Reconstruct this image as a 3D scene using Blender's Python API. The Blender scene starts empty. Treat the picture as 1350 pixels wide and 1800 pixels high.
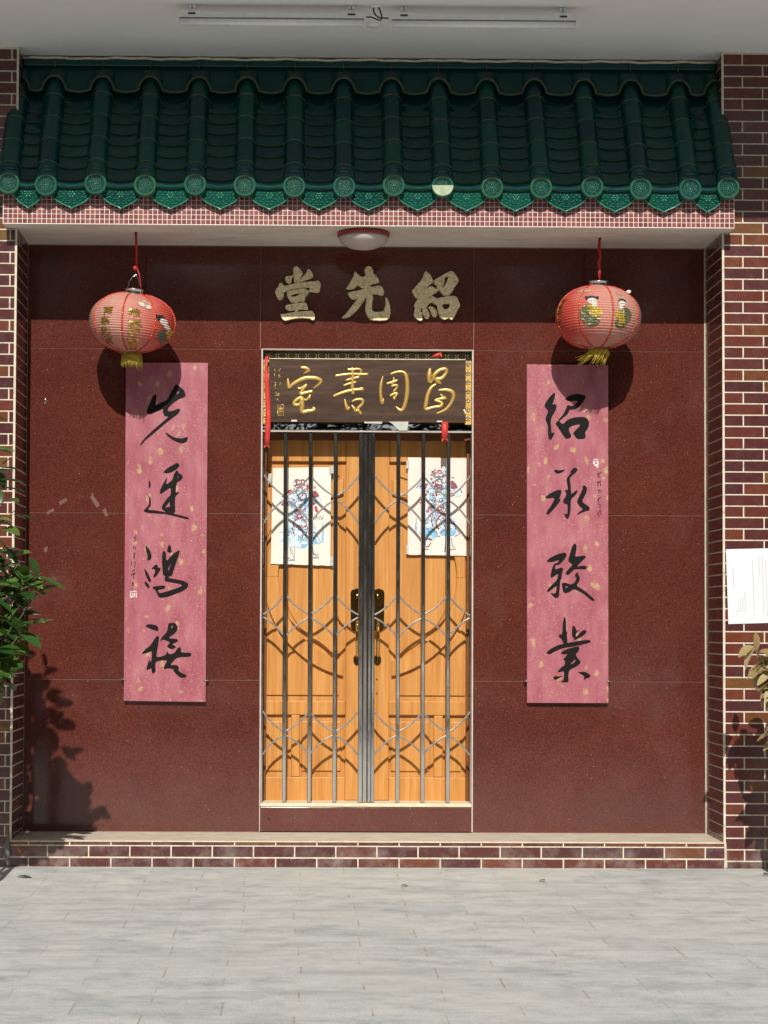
import bpy, bmesh, math, random
from mathutils import Vector, Matrix, noise as mnoise
from mathutils.geometry import tessellate_polygon
R = math.radians
rnd = random.Random(7)
S = bpy.context.scene
C = S.collection

# ------------------------------------------------------------------ camera
F = 3370.0                      # focal length in photo pixels (photo 1350 x 1800)
CX, CY = 559.0, 989.0           # optical centre in the photo
YAW, TILT, ROLL = 0.010, 0.033, 0.0044
CAM = Vector((0.0, -11.0, 1.38))
fw = Vector((math.sin(YAW)*math.cos(TILT), math.cos(YAW)*math.cos(TILT), math.sin(TILT)))
r0 = Vector((math.cos(YAW), -math.sin(YAW), 0))
u0 = r0.cross(fw)
rt = r0*math.cos(ROLL) + u0*math.sin(ROLL)
up = u0*math.cos(ROLL) - r0*math.sin(ROLL)
cd = bpy.data.cameras.new('camera'); cam = bpy.data.objects.new('camera', cd); C.objects.link(cam)
cam.matrix_world = Matrix(((rt.x, up.x, -fw.x, CAM.x), (rt.y, up.y, -fw.y, CAM.y), (rt.z, up.z, -fw.z, CAM.z), (0, 0, 0, 1)))
cd.sensor_fit = 'VERTICAL'; cd.sensor_height = 36; cd.sensor_width = 27
cd.lens = F/1800*36
cd.shift_x = (675-CX)/1800; cd.shift_y = (CY-900)/1800
cd.clip_end = 800; cd.clip_start = .1
S.camera = cam
def P(px, py, Y):               # photo pixel -> point (X, Z) on the real plane at depth Y
    d = fw + rt*((px-CX)/F) - up*((py-CY)/F)
    t = (Y-CAM.y)/d.y
    p = CAM + d*t
    return p.x, p.z
def P3(px, py, Y):
    x, z = P(px, py, Y); return Vector((x, Y, z))
def Pz(px, py, Z):              # photo pixel -> point on a horizontal plane
    d = fw + rt*((px-CX)/F) - up*((py-CY)/F)
    t = (Z-CAM.z)/d.z
    return CAM + d*t

# ------------------------------------------------------------------ light
SUN_EL, SUN_AZ = R(37.5), R(-2.5)     # sun behind the camera, a touch to the left
sun_dir = Vector((-math.sin(-SUN_AZ)*math.cos(SUN_EL), -math.cos(SUN_AZ)*math.cos(SUN_EL), math.sin(SUN_EL)))  # towards the sun
sd = bpy.data.lights.new('sun', 'SUN'); sun = bpy.data.objects.new('sun', sd); C.objects.link(sun)
sd.energy = 5.0; sd.angle = R(0.53); sd.color = (1.0, .94, .84)
sun.rotation_euler = sun_dir.to_track_quat('Z', 'Y').to_euler()
sun.location = (0, -30, 25)
W = bpy.data.worlds.new('World'); S.world = W; W.use_nodes = True
nt = W.node_tree
bg = nt.nodes['Background']
sky = nt.nodes.new('ShaderNodeTexSky'); sky.sky_type = 'NISHITA'; sky.sun_disc = False
sky.sun_elevation = SUN_EL; sky.sun_rotation = math.atan2(sun_dir.x, sun_dir.y)
sky.air_density = 1.2; sky.dust_density = 2.0
nt.links.new(sky.outputs[0], bg.inputs[0]); bg.inputs[1].default_value = .05
S.view_settings.view_transform = 'Standard'; S.view_settings.look = 'None'
S.view_settings.exposure = -0.06; S.view_settings.gamma = 1

# ------------------------------------------------------------------ materials
class NT:
    def __init__(s, name):
        s.m = bpy.data.materials.new(name); s.m.use_nodes = True
        s.t = s.m.node_tree; s.b = s.t.nodes['Principled BSDF']; s.out = s.t.nodes['Material Output']
    def n(s, typ, **kw):
        nd = s.t.nodes.new(typ)
        for k, v in kw.items():
            if k.startswith('i_'):
                key = k[2:]
                nd.inputs[int(key) if key.isdigit() else key.replace('_', ' ')].default_value = v
            else: setattr(nd, k, v)
        return nd
    def l(s, a, b): s.t.links.new(a, b)
    def set(s, **kw):
        for k, v in kw.items(): s.b.inputs[k.replace('_', ' ')].default_value = v
    def pos(s, scale=(1, 1, 1)):
        g = s.n('ShaderNodeNewGeometry'); mp = s.n('ShaderNodeMapping'); mp.inputs['Scale'].default_value = scale
        s.l(g.outputs['Position'], mp.inputs[0]); return mp.outputs[0]
    def obj(s, scale=(1, 1, 1)):
        g = s.n('ShaderNodeTexCoord'); mp = s.n('ShaderNodeMapping'); mp.inputs['Scale'].default_value = scale
        s.l(g.outputs['Object'], mp.inputs[0]); return mp.outputs[0]
    def noise(s, vec, scale, detail=4, rough=.6):
        nd = s.n('ShaderNodeTexNoise'); s.l(vec, nd.inputs['Vector'])
        nd.inputs['Scale'].default_value = scale; nd.inputs['Detail'].default_value = detail; nd.inputs['Roughness'].default_value = rough
        return nd.outputs['Fac']
    def vor(s, vec, scale, out='Distance', feature='F1'):
        nd = s.n('ShaderNodeTexVoronoi', feature=feature); s.l(vec, nd.inputs['Vector']); nd.inputs['Scale'].default_value = scale
        return nd.outputs[out]
    def ramp(s, fac, stops, interp='LINEAR'):
        nd = s.n('ShaderNodeValToRGB'); cr = nd.color_ramp; cr.interpolation = interp
        while len(cr.elements) < len(stops): cr.elements.new(.5)
        for e, (p, c) in zip(cr.elements, stops):
            e.position = p; e.color = (c[0], c[1], c[2], 1) if isinstance(c, (tuple, list)) else (c, c, c, 1)
        s.l(fac, nd.inputs[0]); return nd.outputs[0]
    def mix(s, fac, a, b, mode='MIX'):
        nd = s.n('ShaderNodeMix', data_type='RGBA', blend_type=mode)
        for sock, v in ((nd.inputs[0], fac), (nd.inputs[6], a), (nd.inputs[7], b)):
            if hasattr(v, 'is_linked'): s.l(v, sock)
            elif isinstance(v, (int, float)): sock.default_value = v
            else: sock.default_value = (*v, 1)
        return nd.outputs[2]
    def math(s, op, a, b=0.0, c=None):
        nd = s.n('ShaderNodeMath', operation=op)
        for i, v in enumerate((a, b) if c is None else (a, b, c)):
            if hasattr(v, 'is_linked'): s.l(v, nd.inputs[i])
            else: nd.inputs[i].default_value = v
        return nd.outputs[0]
    def bump(s, h, strength=.3, dist=.002):
        nd = s.n('ShaderNodeBump'); nd.inputs['Strength'].default_value = strength; nd.inputs['Distance'].default_value = dist
        s.l(h, nd.inputs['Height']); s.l(nd.outputs[0], s.b.inputs['Normal'])
    def col(s, c):
        if hasattr(c, 'is_linked'): s.l(c, s.b.inputs['Base Color'])
        else: s.b.inputs['Base Color'].default_value = (*c, 1)
    def rough(s, r):
        if hasattr(r, 'is_linked'): s.l(r, s.b.inputs['Roughness'])
        else: s.b.inputs['Roughness'].default_value = r
M = {}
def simple(name, c, rough=.5, metal=0.0, var=.15, scale=30, spec=None, bump=0):
    t = NT(name); v = t.pos()
    n = t.noise(v, scale)
    t.col(t.ramp(n, [(.3, tuple(x*(1-var) for x in c)), (.7, tuple(min(1, x*(1+var)) for x in c))]))
    t.rough(t.ramp(t.noise(v, scale*2.3), [(.3, max(.02, rough*.8)), (.7, min(1, rough*1.2))]))
    t.set(Metallic=metal)
    if spec is not None: t.b.inputs['Specular IOR Level'].default_value = spec
    if bump: t.bump(n, bump, .003)
    M[name] = t.m; return t
def mats():
    # polished red granite
    t = NT('granite'); v = t.pos()
    base = t.ramp(t.noise(v, 260, 3, .7), [(.3, (.038, .0108, .0092)), (.5, (.088, .0218, .0160)), (.7, (.160, .046, .032))])
    cell = t.n('ShaderNodeTexVoronoi'); t.l(v, cell.inputs['Vector']); cell.inputs['Scale'].default_value = 190
    grain = t.ramp(cell.outputs['Color'], [(0, (.5, .5, .5)), (.5, (1, 1, 1)), (1, (1.5, 1.45, 1.4))])
    base = t.mix(.7, base, grain, 'MULTIPLY')
    big = t.ramp(t.noise(v, 2.2, 5, .6), [(.3, (.82, .84, .86)), (.7, (1.15, 1.12, 1.1))])
    base = t.mix(1, base, big, 'MULTIPLY')
    sp = t.ramp(t.vor(v, 34), [(0, 1), (.05, 1), (.085, 0)])            # pale chips and dust
    keep = t.ramp(t.noise(v, 9, 2), [(.49, 0), (.57, 1)])
    base = t.mix(t.math('MULTIPLY', t.math('MULTIPLY', sp, keep), .8), base, (.42, .33, .27))
    smudge = t.ramp(t.noise(t.pos((1, 1, .8)), 3.1, 6, .65), [(.55, 0), (.75, .11)])
    base = t.mix(smudge, base, (.20, .13, .12))
    sep = t.n('ShaderNodeSeparateXYZ'); t.l(v, sep.inputs[0])          # dust splashed up from the step
    low = t.ramp(t.math('ADD', sep.outputs[2], t.math('MULTIPLY', t.noise(v, 4, 4), .5)), [(.25, .24), (.8, 0)])
    base = t.mix(low, base, (.22, .135, .115))
    t.col(base)
    t.rough(t.ramp(t.noise(v, 5, 5, .7), [(.3, .05), (.7, .14)]))
    t.b.inputs['Specular IOR Level'].default_value = .30
    M['granite'] = t.m
    simple('granite_joint', (.27, .15, .12), .8)
    # glazed brick tile, colour per tile
    t = NT('brick_tile'); v = t.pos()
    at = t.n('ShaderNodeAttribute', attribute_name='tint')
    c = t.ramp(at.outputs['Fac'], [(0, (.066, .019, .021)), (.3, (.104, .026, .021)), (.55, (.130, .030, .018)), (.75, (.155, .040, .017)), (.88, (.145, .052, .018)), (1, (.16, .080, .02))])
    c = t.mix(t.ramp(t.noise(t.pos((1, 1, 6)), 14, 4), [(.35, 0), (.75, .5)]), c, (.05, .018, .024))
    chips = t.math('MULTIPLY', t.ramp(t.vor(v, 60), [(0, 1), (.05, 1), (.08, 0)]), t.ramp(t.noise(v, 4, 3), [(.52, 0), (.6, 1)]))
    sep = t.n('ShaderNodeSeparateXYZ'); t.l(v, sep.inputs[0])
    low = t.ramp(sep.outputs[2], [(.0, 1), (.25, .35), (.5, .1)])
    c = t.mix(t.math('MULTIPLY', chips, low), c, (.5, .45, .4))
    dust = t.math('MULTIPLY', t.ramp(t.noise(v, 7, 5, .7), [(.45, 0), (.75, .55)]), t.ramp(sep.outputs[2], [(.05, 1), (.22, .0)]))
    c = t.mix(dust, c, (.36, .3, .28))
    t.col(c); t.rough(t.ramp(t.noise(v, 18, 3), [(.3, .16), (.7, .34)]))
    t.bump(t.noise(v, 40, 2), .12, .002)
    M['brick_tile'] = t.m
    t = NT('grout'); v = t.pos()
    t.col(t.ramp(t.noise(v, 30, 5, .7), [(.30, (.36, .31, .24)), (.45, (.60, .54, .44)), (.7, (.71, .66, .55))])); t.rough(.9)
    M['grout'] = t.m
    # mosaic
    t = NT('mosaic_tile'); at = t.n('ShaderNodeAttribute', attribute_name='tint')
    t.col(t.ramp(at.outputs['Fac'], [(0, (.13, .028, .036)), (.5, (.19, .044, .048)), (1, (.26, .078, .075))])); t.rough(.3)
    M['mosaic_tile'] = t.m
    simple('mosaic_grout', (.78, .70, .62), .9)
    # green glaze, roof shade put into the colour; sunlit ends get a brighter copy
    t = NT('green_glaze'); v = t.pos(); at = t.n('ShaderNodeAttribute', attribute_name='tint')
    g = t.ramp(at.outputs['Fac'], [(0, (.001, .036, .041)), (.45, (.003, .056, .050)), (.9, (.004, .062, .042)), (.94, (.055, .085, .045)), (1, (.075, .105, .055))])
    g = t.mix(t.ramp(t.noise(v, 16, 4), [(.4, 0), (.8, .6)]), g, (.002, .028, .036))
    t.col(g); t.rough(t.ramp(t.noise(v, 25, 3), [(.3, .10), (.7, .24)]))
    t.b.inputs['Specular IOR Level'].default_value = .35
    t.bump(t.noise(v, 60, 2), .12, .002)
    M['green_glaze'] = t.m
    t = NT('relief_glaze'); v = t.pos(); at = t.n('ShaderNodeAttribute', attribute_name='tint')  # brighter copy of the glaze for the sunlit tile ends
    g = t.ramp(at.outputs['Fac'], [(0, (.001, .030, .027)), (.5, (.006, .085, .062)), (1, (.018, .105, .052))])
    g = t.mix(t.ramp(t.noise(v, 90, 2), [(.45, 0), (.8, .45)]), g, (.05, .14, .085))
    t.col(g); t.rough(.15)
    M['relief_glaze'] = t.m
    simple('relief_light', (.035, .20, .135), .16, 0, .35, 90)
    simple('glaze_edge', (.045, .075, .04), .4, var=.3)
    simple('pale_glaze', (.34, .41, .27), .5, var=.2)
    # render and concrete
    t = NT('white_paint'); v = t.pos()
    t.col(t.ramp(t.noise(v, 1.6, 6, .65), [(.3, (.73, .745, .735)), (.7, (.82, .83, .82))])); t.rough(.85); t.bump(t.noise(v, 80, 3), .1, .002)
    M['white_paint'] = t.m
    t = NT('soffit_paint'); v = t.pos()
    st = t.ramp(t.noise(t.pos((1, 3, 1)), 2.6, 6, .7), [(.35, (.60, .53, .47)), (.7, (.76, .72, .66))])
    t.col(st); t.rough(.9); M['soffit_paint'] = t.m
    t = NT('cement'); v = t.pos()
    t.col(t.ramp(t.noise(t.pos((1, 2, 2)), 7, 6, .7), [(.25, (.40, .34, .27)), (.5, (.52, .46, .38)), (.75, (.66, .60, .52))])); t.rough(.9); t.bump(t.noise(v, 60, 4), .3, .003)
    M['cement'] = t.m
    simple('cement_lip', (.66, .58, .42), .85, var=.15)
    # paving
    t = NT('paving'); v = t.pos(); sep = t.n('ShaderNodeSeparateXYZ'); t.l(v, sep.inputs[0])
    PW, PH = .54, .245
    yy = t.math('DIVIDE', sep.outputs[1], PH)
    row = t.math('FLOOR', yy)
    off = t.math('MULTIPLY', t.math('FLOORED_MODULO', row, 2.0), .5)
    xx = t.math('ADD', t.math('DIVIDE', sep.outputs[0], PW), t.math('ADD', off, t.math('MULTIPLY', t.math('SINE', t.math('MULTIPLY', row, 3.7)), .03)))
    fx = t.math('FRACT', xx); fy = t.math('FRACT', yy)
    ex = t.math('MULTIPLY', t.math('MINIMUM', fx, t.math('SUBTRACT', 1.0, fx)), PW)
    ey = t.math('MULTIPLY', t.math('MINIMUM', fy, t.math('SUBTRACT', 1.0, fy)), PH)
    cmb = t.n('ShaderNodeCombineXYZ'); t.l(t.math('FLOOR', xx), cmb.inputs[0]); t.l(row, cmb.inputs[1])
    wn = t.n('ShaderNodeTexWhiteNoise', noise_dimensions='3D'); t.l(cmb.outputs[0], wn.inputs['Vector'])
    slab = t.ramp(wn.outputs['Value'], [(0, (.480, .510, .512)), (.08, (.540, .562, .558)), (.9, (.562, .582, .576)), (1, (.585, .60, .59))])
    wob = t.noise(t.pos((.8, 2.2, 1)), 1.5, 5, .65)
    streak = t.ramp(t.math('ADD', t.math('MULTIPLY', t.noise(t.pos((1.0, 3.2, 1)), 2.4, 9, .72), .68), t.math('MULTIPLY', wob, .32)), [(.36, (.60, .625, .645)), (.43, (.85, .865, .875)), (.50, (.98, .985, .985)), (.62, (1.05, 1.045, 1.04))])
    fine = t.ramp(t.noise(v, 120, 4, .75), [(.25, (.62, .63, .63)), (.75, (1.26, 1.26, 1.25))])
    mott = t.ramp(t.noise(v, 5.5, 7, .75), [(.34, (.62, .64, .66)), (.5, (.96, .96, .96)), (.66, (1.12, 1.11, 1.09))])
    c = t.mix(.9, slab, streak, 'MULTIPLY'); c = t.mix(.8, c, mott, 'MULTIPLY'); c = t.mix(1, c, fine, 'MULTIPLY')
    blot = t.ramp(t.noise(v, 1.1, 6, .65), [(.44, 0), (.66, .5)])
    c = t.mix(blot, c, (.575, .565, .525))
    grime = t.ramp(t.noise(t.pos((.35, 2.4, 1)), 1.7, 8, .74), [(.52, 0), (.62, .5)])
    c = t.mix(grime, c, (.32, .345, .355))
    speck = t.math('MULTIPLY', t.ramp(t.vor(v, 9), [(0, 1), (.035, 1), (.055, 0)]), t.ramp(t.noise(v, 2.3, 2), [(.5, 0), (.56, .8)]))
    c = t.mix(speck, c, (.20, .17, .13))
    jn = t.ramp(ex, [(.0026, 1), (.0042, 0)]); jh = t.math('MULTIPLY', t.ramp(ey, [(.0012, .38), (.004, 0)]), t.ramp(t.noise(t.pos((.7, 3, 1)), 2.5, 3), [(.42, 0), (.7, 1)]))
    rust = t.ramp(t.noise(v, 3.1, 3), [(.42, 0), (.55, 1)])
    side = t.ramp(t.math('ADD', sep.outputs[0], t.math('MULTIPLY', t.noise(v, 1.1, 2), 2.2)), [(.5, .12), (1, .9)])
    jc = t.mix(t.math('MULTIPLY', rust, side), (.30, .28, .25), (.36, .20, .06))
    jf = t.math('MULTIPLY', jn, t.ramp(t.noise(v, 6, 2), [(.43, .06), (.56, .95)]))
    c = t.mix(jf, c, jc); c = t.mix(jh, c, (.27, .27, .27))
    t.col(c); t.rough(t.ramp(t.noise(v, 9, 3), [(.3, .6), (.7, .85)]))
    t.bump(t.noise(v, 150, 3), .25, .002)
    M['paving'] = t.m
    # timber of the doors
    t = NT('door_wood'); v = t.pos((1, 1, .055))
    g1 = t.noise(v, 26, 6, .62); g2 = t.noise(t.pos((1, 1, .02)), 150, 3, .6)
    c = t.ramp(g1, [(.25, (.42, .165, .034)), (.5, (.54, .245, .060)), (.75, (.64, .325, .10))])
    c = t.mix(.35, c, t.ramp(g2, [(.3, (.55, .5, .42)), (.7, (1.15, 1.15, 1.15))]), 'MULTIPLY')
    t.col(c); t.rough(.48); t.b.inputs['Specular IOR Level'].default_value = .35
    M['door_wood'] = t.m
    simple('dark_wood', (.16, .055, .016), .4, var=.25, scale=12)
    t = NT('board_wood'); v = t.pos((.12, 1, 1))
    c = t.ramp(t.noise(v, 22, 7, .7), [(.25, (.026, .013, .008)), (.5, (.052, .028, .018)), (.8, (.105, .066, .044))])
    t.col(c); t.rough(.5); t.b.inputs['Specular IOR Level'].default_value = .2; t.bump(t.noise(v, 30, 5), .2, .002); M['board_wood'] = t.m
    # metals
    t = NT('gate_steel'); v = t.pos((1, 1, .3))
    scuff = t.ramp(t.noise(t.pos((1, 1, .5)), 34, 6, .75), [(.55, 0), (.72, .45)])
    t.col(t.mix(scuff, (.52, .505, .48), (.36, .36, .35)))
    t.rough(t.ramp(t.noise(v, 30, 5, .7), [(.35, .06), (.8, .22)])); t.set(Metallic=.965); M['gate_steel'] = t.m
    t = NT('rail_steel'); v = t.pos()
    t.col((.55, .58, .63)); t.rough(.03); t.set(Metallic=1.0)
    t.bump(t.noise(t.pos((1, 1, 1.6)), 5, 1, .5), .26, .02); M['rail_steel'] = t.m
    simple('arc_steel', (.42, .40, .37), .34, .9, .2, 40)
    simple('steel_trim', (.52, .46, .42), .45, .15, .12, 9)
    simple('bright_steel', (.78, .79, .80), .16, 1.0, .08)
    simple('brass', (.16, .095, .03), .2, 1.0, .3, 60)
    simple('bright_brass', (.85, .60, .25), .14, 1.0, .12)
    t = NT('gold_leaf'); v = t.pos()
    n1 = t.noise(v, 70, 4, .7)
    t.col(t.ramp(n1, [(.32, (.42, .32, .15)), (.47, (.78, .65, .37)), (.68, (.95, .86, .60))])); t.rough(.36); t.set(Metallic=.1)
    t.bump(t.noise(v, 95, 3, .6), .9, .008); M['gold_leaf'] = t.m
    t = NT('gold_paint'); t.col((.60, .39, .11)); t.rough(.30); t.set(Metallic=.5); M['gold_paint'] = t.m
    simple('border_shaded', (.10, .085, .04), .4, .2, .3, 40)  # shaded copy of the gold border, lintel shadow put into the colour
    simple('silver_tin', (.62, .60, .50), .25, .9, .2, 60)
    simple('gold_strip', (.60, .37, .09), .4, .35, .2, 40)
    t = NT('gold_foil'); v = t.pos(); t.col(t.ramp(t.noise(v, 150, 2), [(.3, (.26, .17, .03)), (.7, (.75, .55, .14))])); t.rough(.25); t.set(Metallic=.8); M['gold_foil'] = t.m
    # couplet paper board
    t = NT('couplet_red'); v = t.pos()
    c = t.ramp(t.noise(t.pos((2.2, 1, .8)), 5, 6, .65), [(.3, (.262, .052, .082)), (.5, (.335, .092, .125)), (.72, (.40, .155, .180))])
    patch = t.math('MULTIPLY', t.ramp(t.math('ADD', t.vor(t.pos((1.3, 1, .9)), 10.5), t.math('MULTIPLY', t.math('SUBTRACT', t.noise(v, 34, 4, .7),   .5), .9)), [(.0, 1), (.14, 1), (.20, 0)]), t.ramp(t.noise(v, 60, 4, .8), [(.40, .25), (.52, 1)]))
    pk = t.ramp(t.noise(v, 6, 1), [(.34, 0), (.40, 1)])
    fl = t.math('MULTIPLY', t.ramp(t.vor(v, 95), [(0, 1), (.16, 1), (.24, 0)]), t.ramp(t.noise(v, 3.2, 3), [(.38, 0), (.54, 1)]))
    fl2 = t.ramp(t.vor(t.pos((1, 1, 1.1)), 26), [(0, 1), (.07, 1), (.10, 0)])
    c = t.mix(t.math('MULTIPLY', t.math('MULTIPLY', patch, pk), .8), c, (.46, .33, .15))
    c = t.mix(t.math('MULTIPLY', fl, .75), c, (.62, .36, .19))
    c = t.mix(t.math('MULTIPLY', fl2, .7), c, (.58, .38, .22))
    c = t.mix(t.ramp(t.noise(t.pos((9, 1, .6)), 9, 4), [(.55, 0), (.8, .22)]), c, (.46, .24, .27))
    t.col(c); t.rough(.45); M['couplet_red'] = t.m
    simple('couplet_edge', (.30, .07, .08), .6)
    simple('ink', (.009, .008, .008), .5, 0, .1, spec=.12)
    simple('seal_white', (.72, .62, .58), .7)
    # lanterns
    for nm, side in (('lantern_cloth_left', -1), ('lantern_cloth_right', 1)):
        t = NT(nm); v = t.obj(); sep = t.n('ShaderNodeSeparateXYZ'); t.l(v, sep.inputs[0])
        a = t.math('MULTIPLY', sep.outputs[0], 2.3*side)
        fade = t.ramp(t.math('ADD', t.math('ADD', a, t.math('MULTIPLY', t.noise(v, 9, 4), .45)), .54), [(.35, .10), (.62, .55), (.95, .80)])
        c = t.mix(fade, (.62, .052, .034), (.64, .41, .34))
        c = t.mix(t.ramp(t.noise(v, 34, 4), [(.4, 0), (.8, .25)]), c, (.50, .10, .075))
        t.col(c); t.rough(.55)
        tr = t.n('ShaderNodeBsdfTranslucent'); t.l(c, tr.inputs[0])
        mx = t.n('ShaderNodeMixShader'); mx.inputs[0].default_value = .28
        t.l(t.b.outputs[0], mx.inputs[1]); t.l(tr.outputs[0], mx.inputs[2]); t.l(mx.outputs[0], t.out.inputs[0])
        M[nm] = t.m
    simple('seam_red', (.50, .022, .016), .5)
    simple('tassel_gold', (.46, .33, .04), .55, 0, .3, 60)
    simple('cord_red', (.42, .012, .022), .6, 0, .2)
    simple('ribbon_red', (.55, .045, .035), .35, 0, .2, 20)
    simple('doll_white', (.62, .58, .54), .6, 0, .08)
    simple('doll_grey', (.40, .24, .18), .6, 0, .35, 70)
    simple('doll_green', (.12, .125, .075), .35, .2, .7, 110)
    simple('doll_gold', (.55, .38, .06), .35, .3, .4, 120)
    # papers and small things
    t = NT('poster_paper'); v = t.pos()
    t.col(t.ramp(t.noise(v, 4, 4), [(.3, (.70, .65, .58)), (.7, (.77, .72, .66))])); t.rough(.8); t.bump(t.noise(v, 9, 3), .5, .01); M['poster_paper'] = t.m
    t = NT('poster_paper_pink'); v = t.pos()
    t.col(t.ramp(t.noise(v, 4, 4), [(.3, (.74, .63, .58)), (.7, (.78, .69, .64))])); t.rough(.8); t.bump(t.noise(v, 9, 3), .5, .01); M['poster_paper_pink'] = t.m
    t = NT('notice_paper'); v = t.pos()
    t.col((.66, .675, .73)); t.rough(.7); t.bump(t.noise(v, 7, 3), .35, .01); M['notice_paper'] = t.m
    simple('notice_ink', (.20, .20, .22), .8)
    simple('paint_red', (.38, .05, .08), .7, 0, .3, 90)
    simple('paint_blue', (.24, .48, .68), .7, 0, .35, 50)
    simple('paint_pale', (.56, .66, .72), .7, 0, .2, 40)
    simple('paint_dark', (.12, .15, .24), .7, 0, .3, 90)
    simple('tape', (.46, .48, .44), .3, 0, .1)
    simple('tape_mark', (.135, .062, .052), .7, 0, .2, 60)
    simple('plastic_white', (.82, .84, .86), .4, 0, .05)
    simple('plastic_pale', (.84, .88, .92), .3, 0, .05)
    simple('plastic_grey', (.36, .37, .40), .45, 0, .1)
    simple('scrap_grey', (.13, .13, .12), .6)
    simple('slot_dark', (.05, .035, .03), .6)
    simple('wire_black', (.02, .02, .025), .5)
    t = NT('dome_glass'); t.col((.52, .46, .44)); t.rough(.3); t.set(Subsurface_Weight=.2); M['dome_glass'] = t.m
    simple('lamp_base_red', (.28, .035, .025), .4)
    # leaves
    def leaf(nm, a, b, cc, tl):
        t = NT(nm); at = t.n('ShaderNodeAttribute', attribute_name='tint'); v = t.pos()
        c = t.ramp(at.outputs['Fac'], [(0, a), (.5, b), (1, cc)])
        c = t.mix(t.ramp(t.noise(v, 60, 3), [(.4, 0), (.8, .35)]), c, a)
        t.col(c); t.rough(.33)
        tr = t.n('ShaderNodeBsdfTranslucent'); t.l(t.mix(.5, c, tl), tr.inputs[0])
        mx = t.n('ShaderNodeMixShader'); mx.inputs[0].default_value = .25
        t.l(t.b.outputs[0], mx.inputs[1]); t.l(tr.outputs[0], mx.inputs[2]); t.l(mx.outputs[0], t.out.inputs[0])
        M[nm] = t.m
    leaf('leaf_green', (.014, .046, .013), (.040, .108, .021), (.15, .23, .045), (.12, .25, .02))
    leaf('leaf_dry', (.26, .19, .085), (.42, .33, .16), (.52, .46, .26), (.40, .30, .12))
    t = NT('leaf_far'); at = t.n('ShaderNodeAttribute', attribute_name='tint')
    t.col(t.ramp(at.outputs['Fac'], [(0, (.014, .021, .011)), (1, (.042, .055, .024))])); t.rough(.8); t.b.inputs['Specular IOR Level'].default_value = .1; M['leaf_far'] = t.m
    simple('bark', (.10, .075, .05), .9, 0, .4, 25)
    simple('fallen_green', (.09, .10, .05), .5, 0, .4, 80)
mats()

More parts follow.
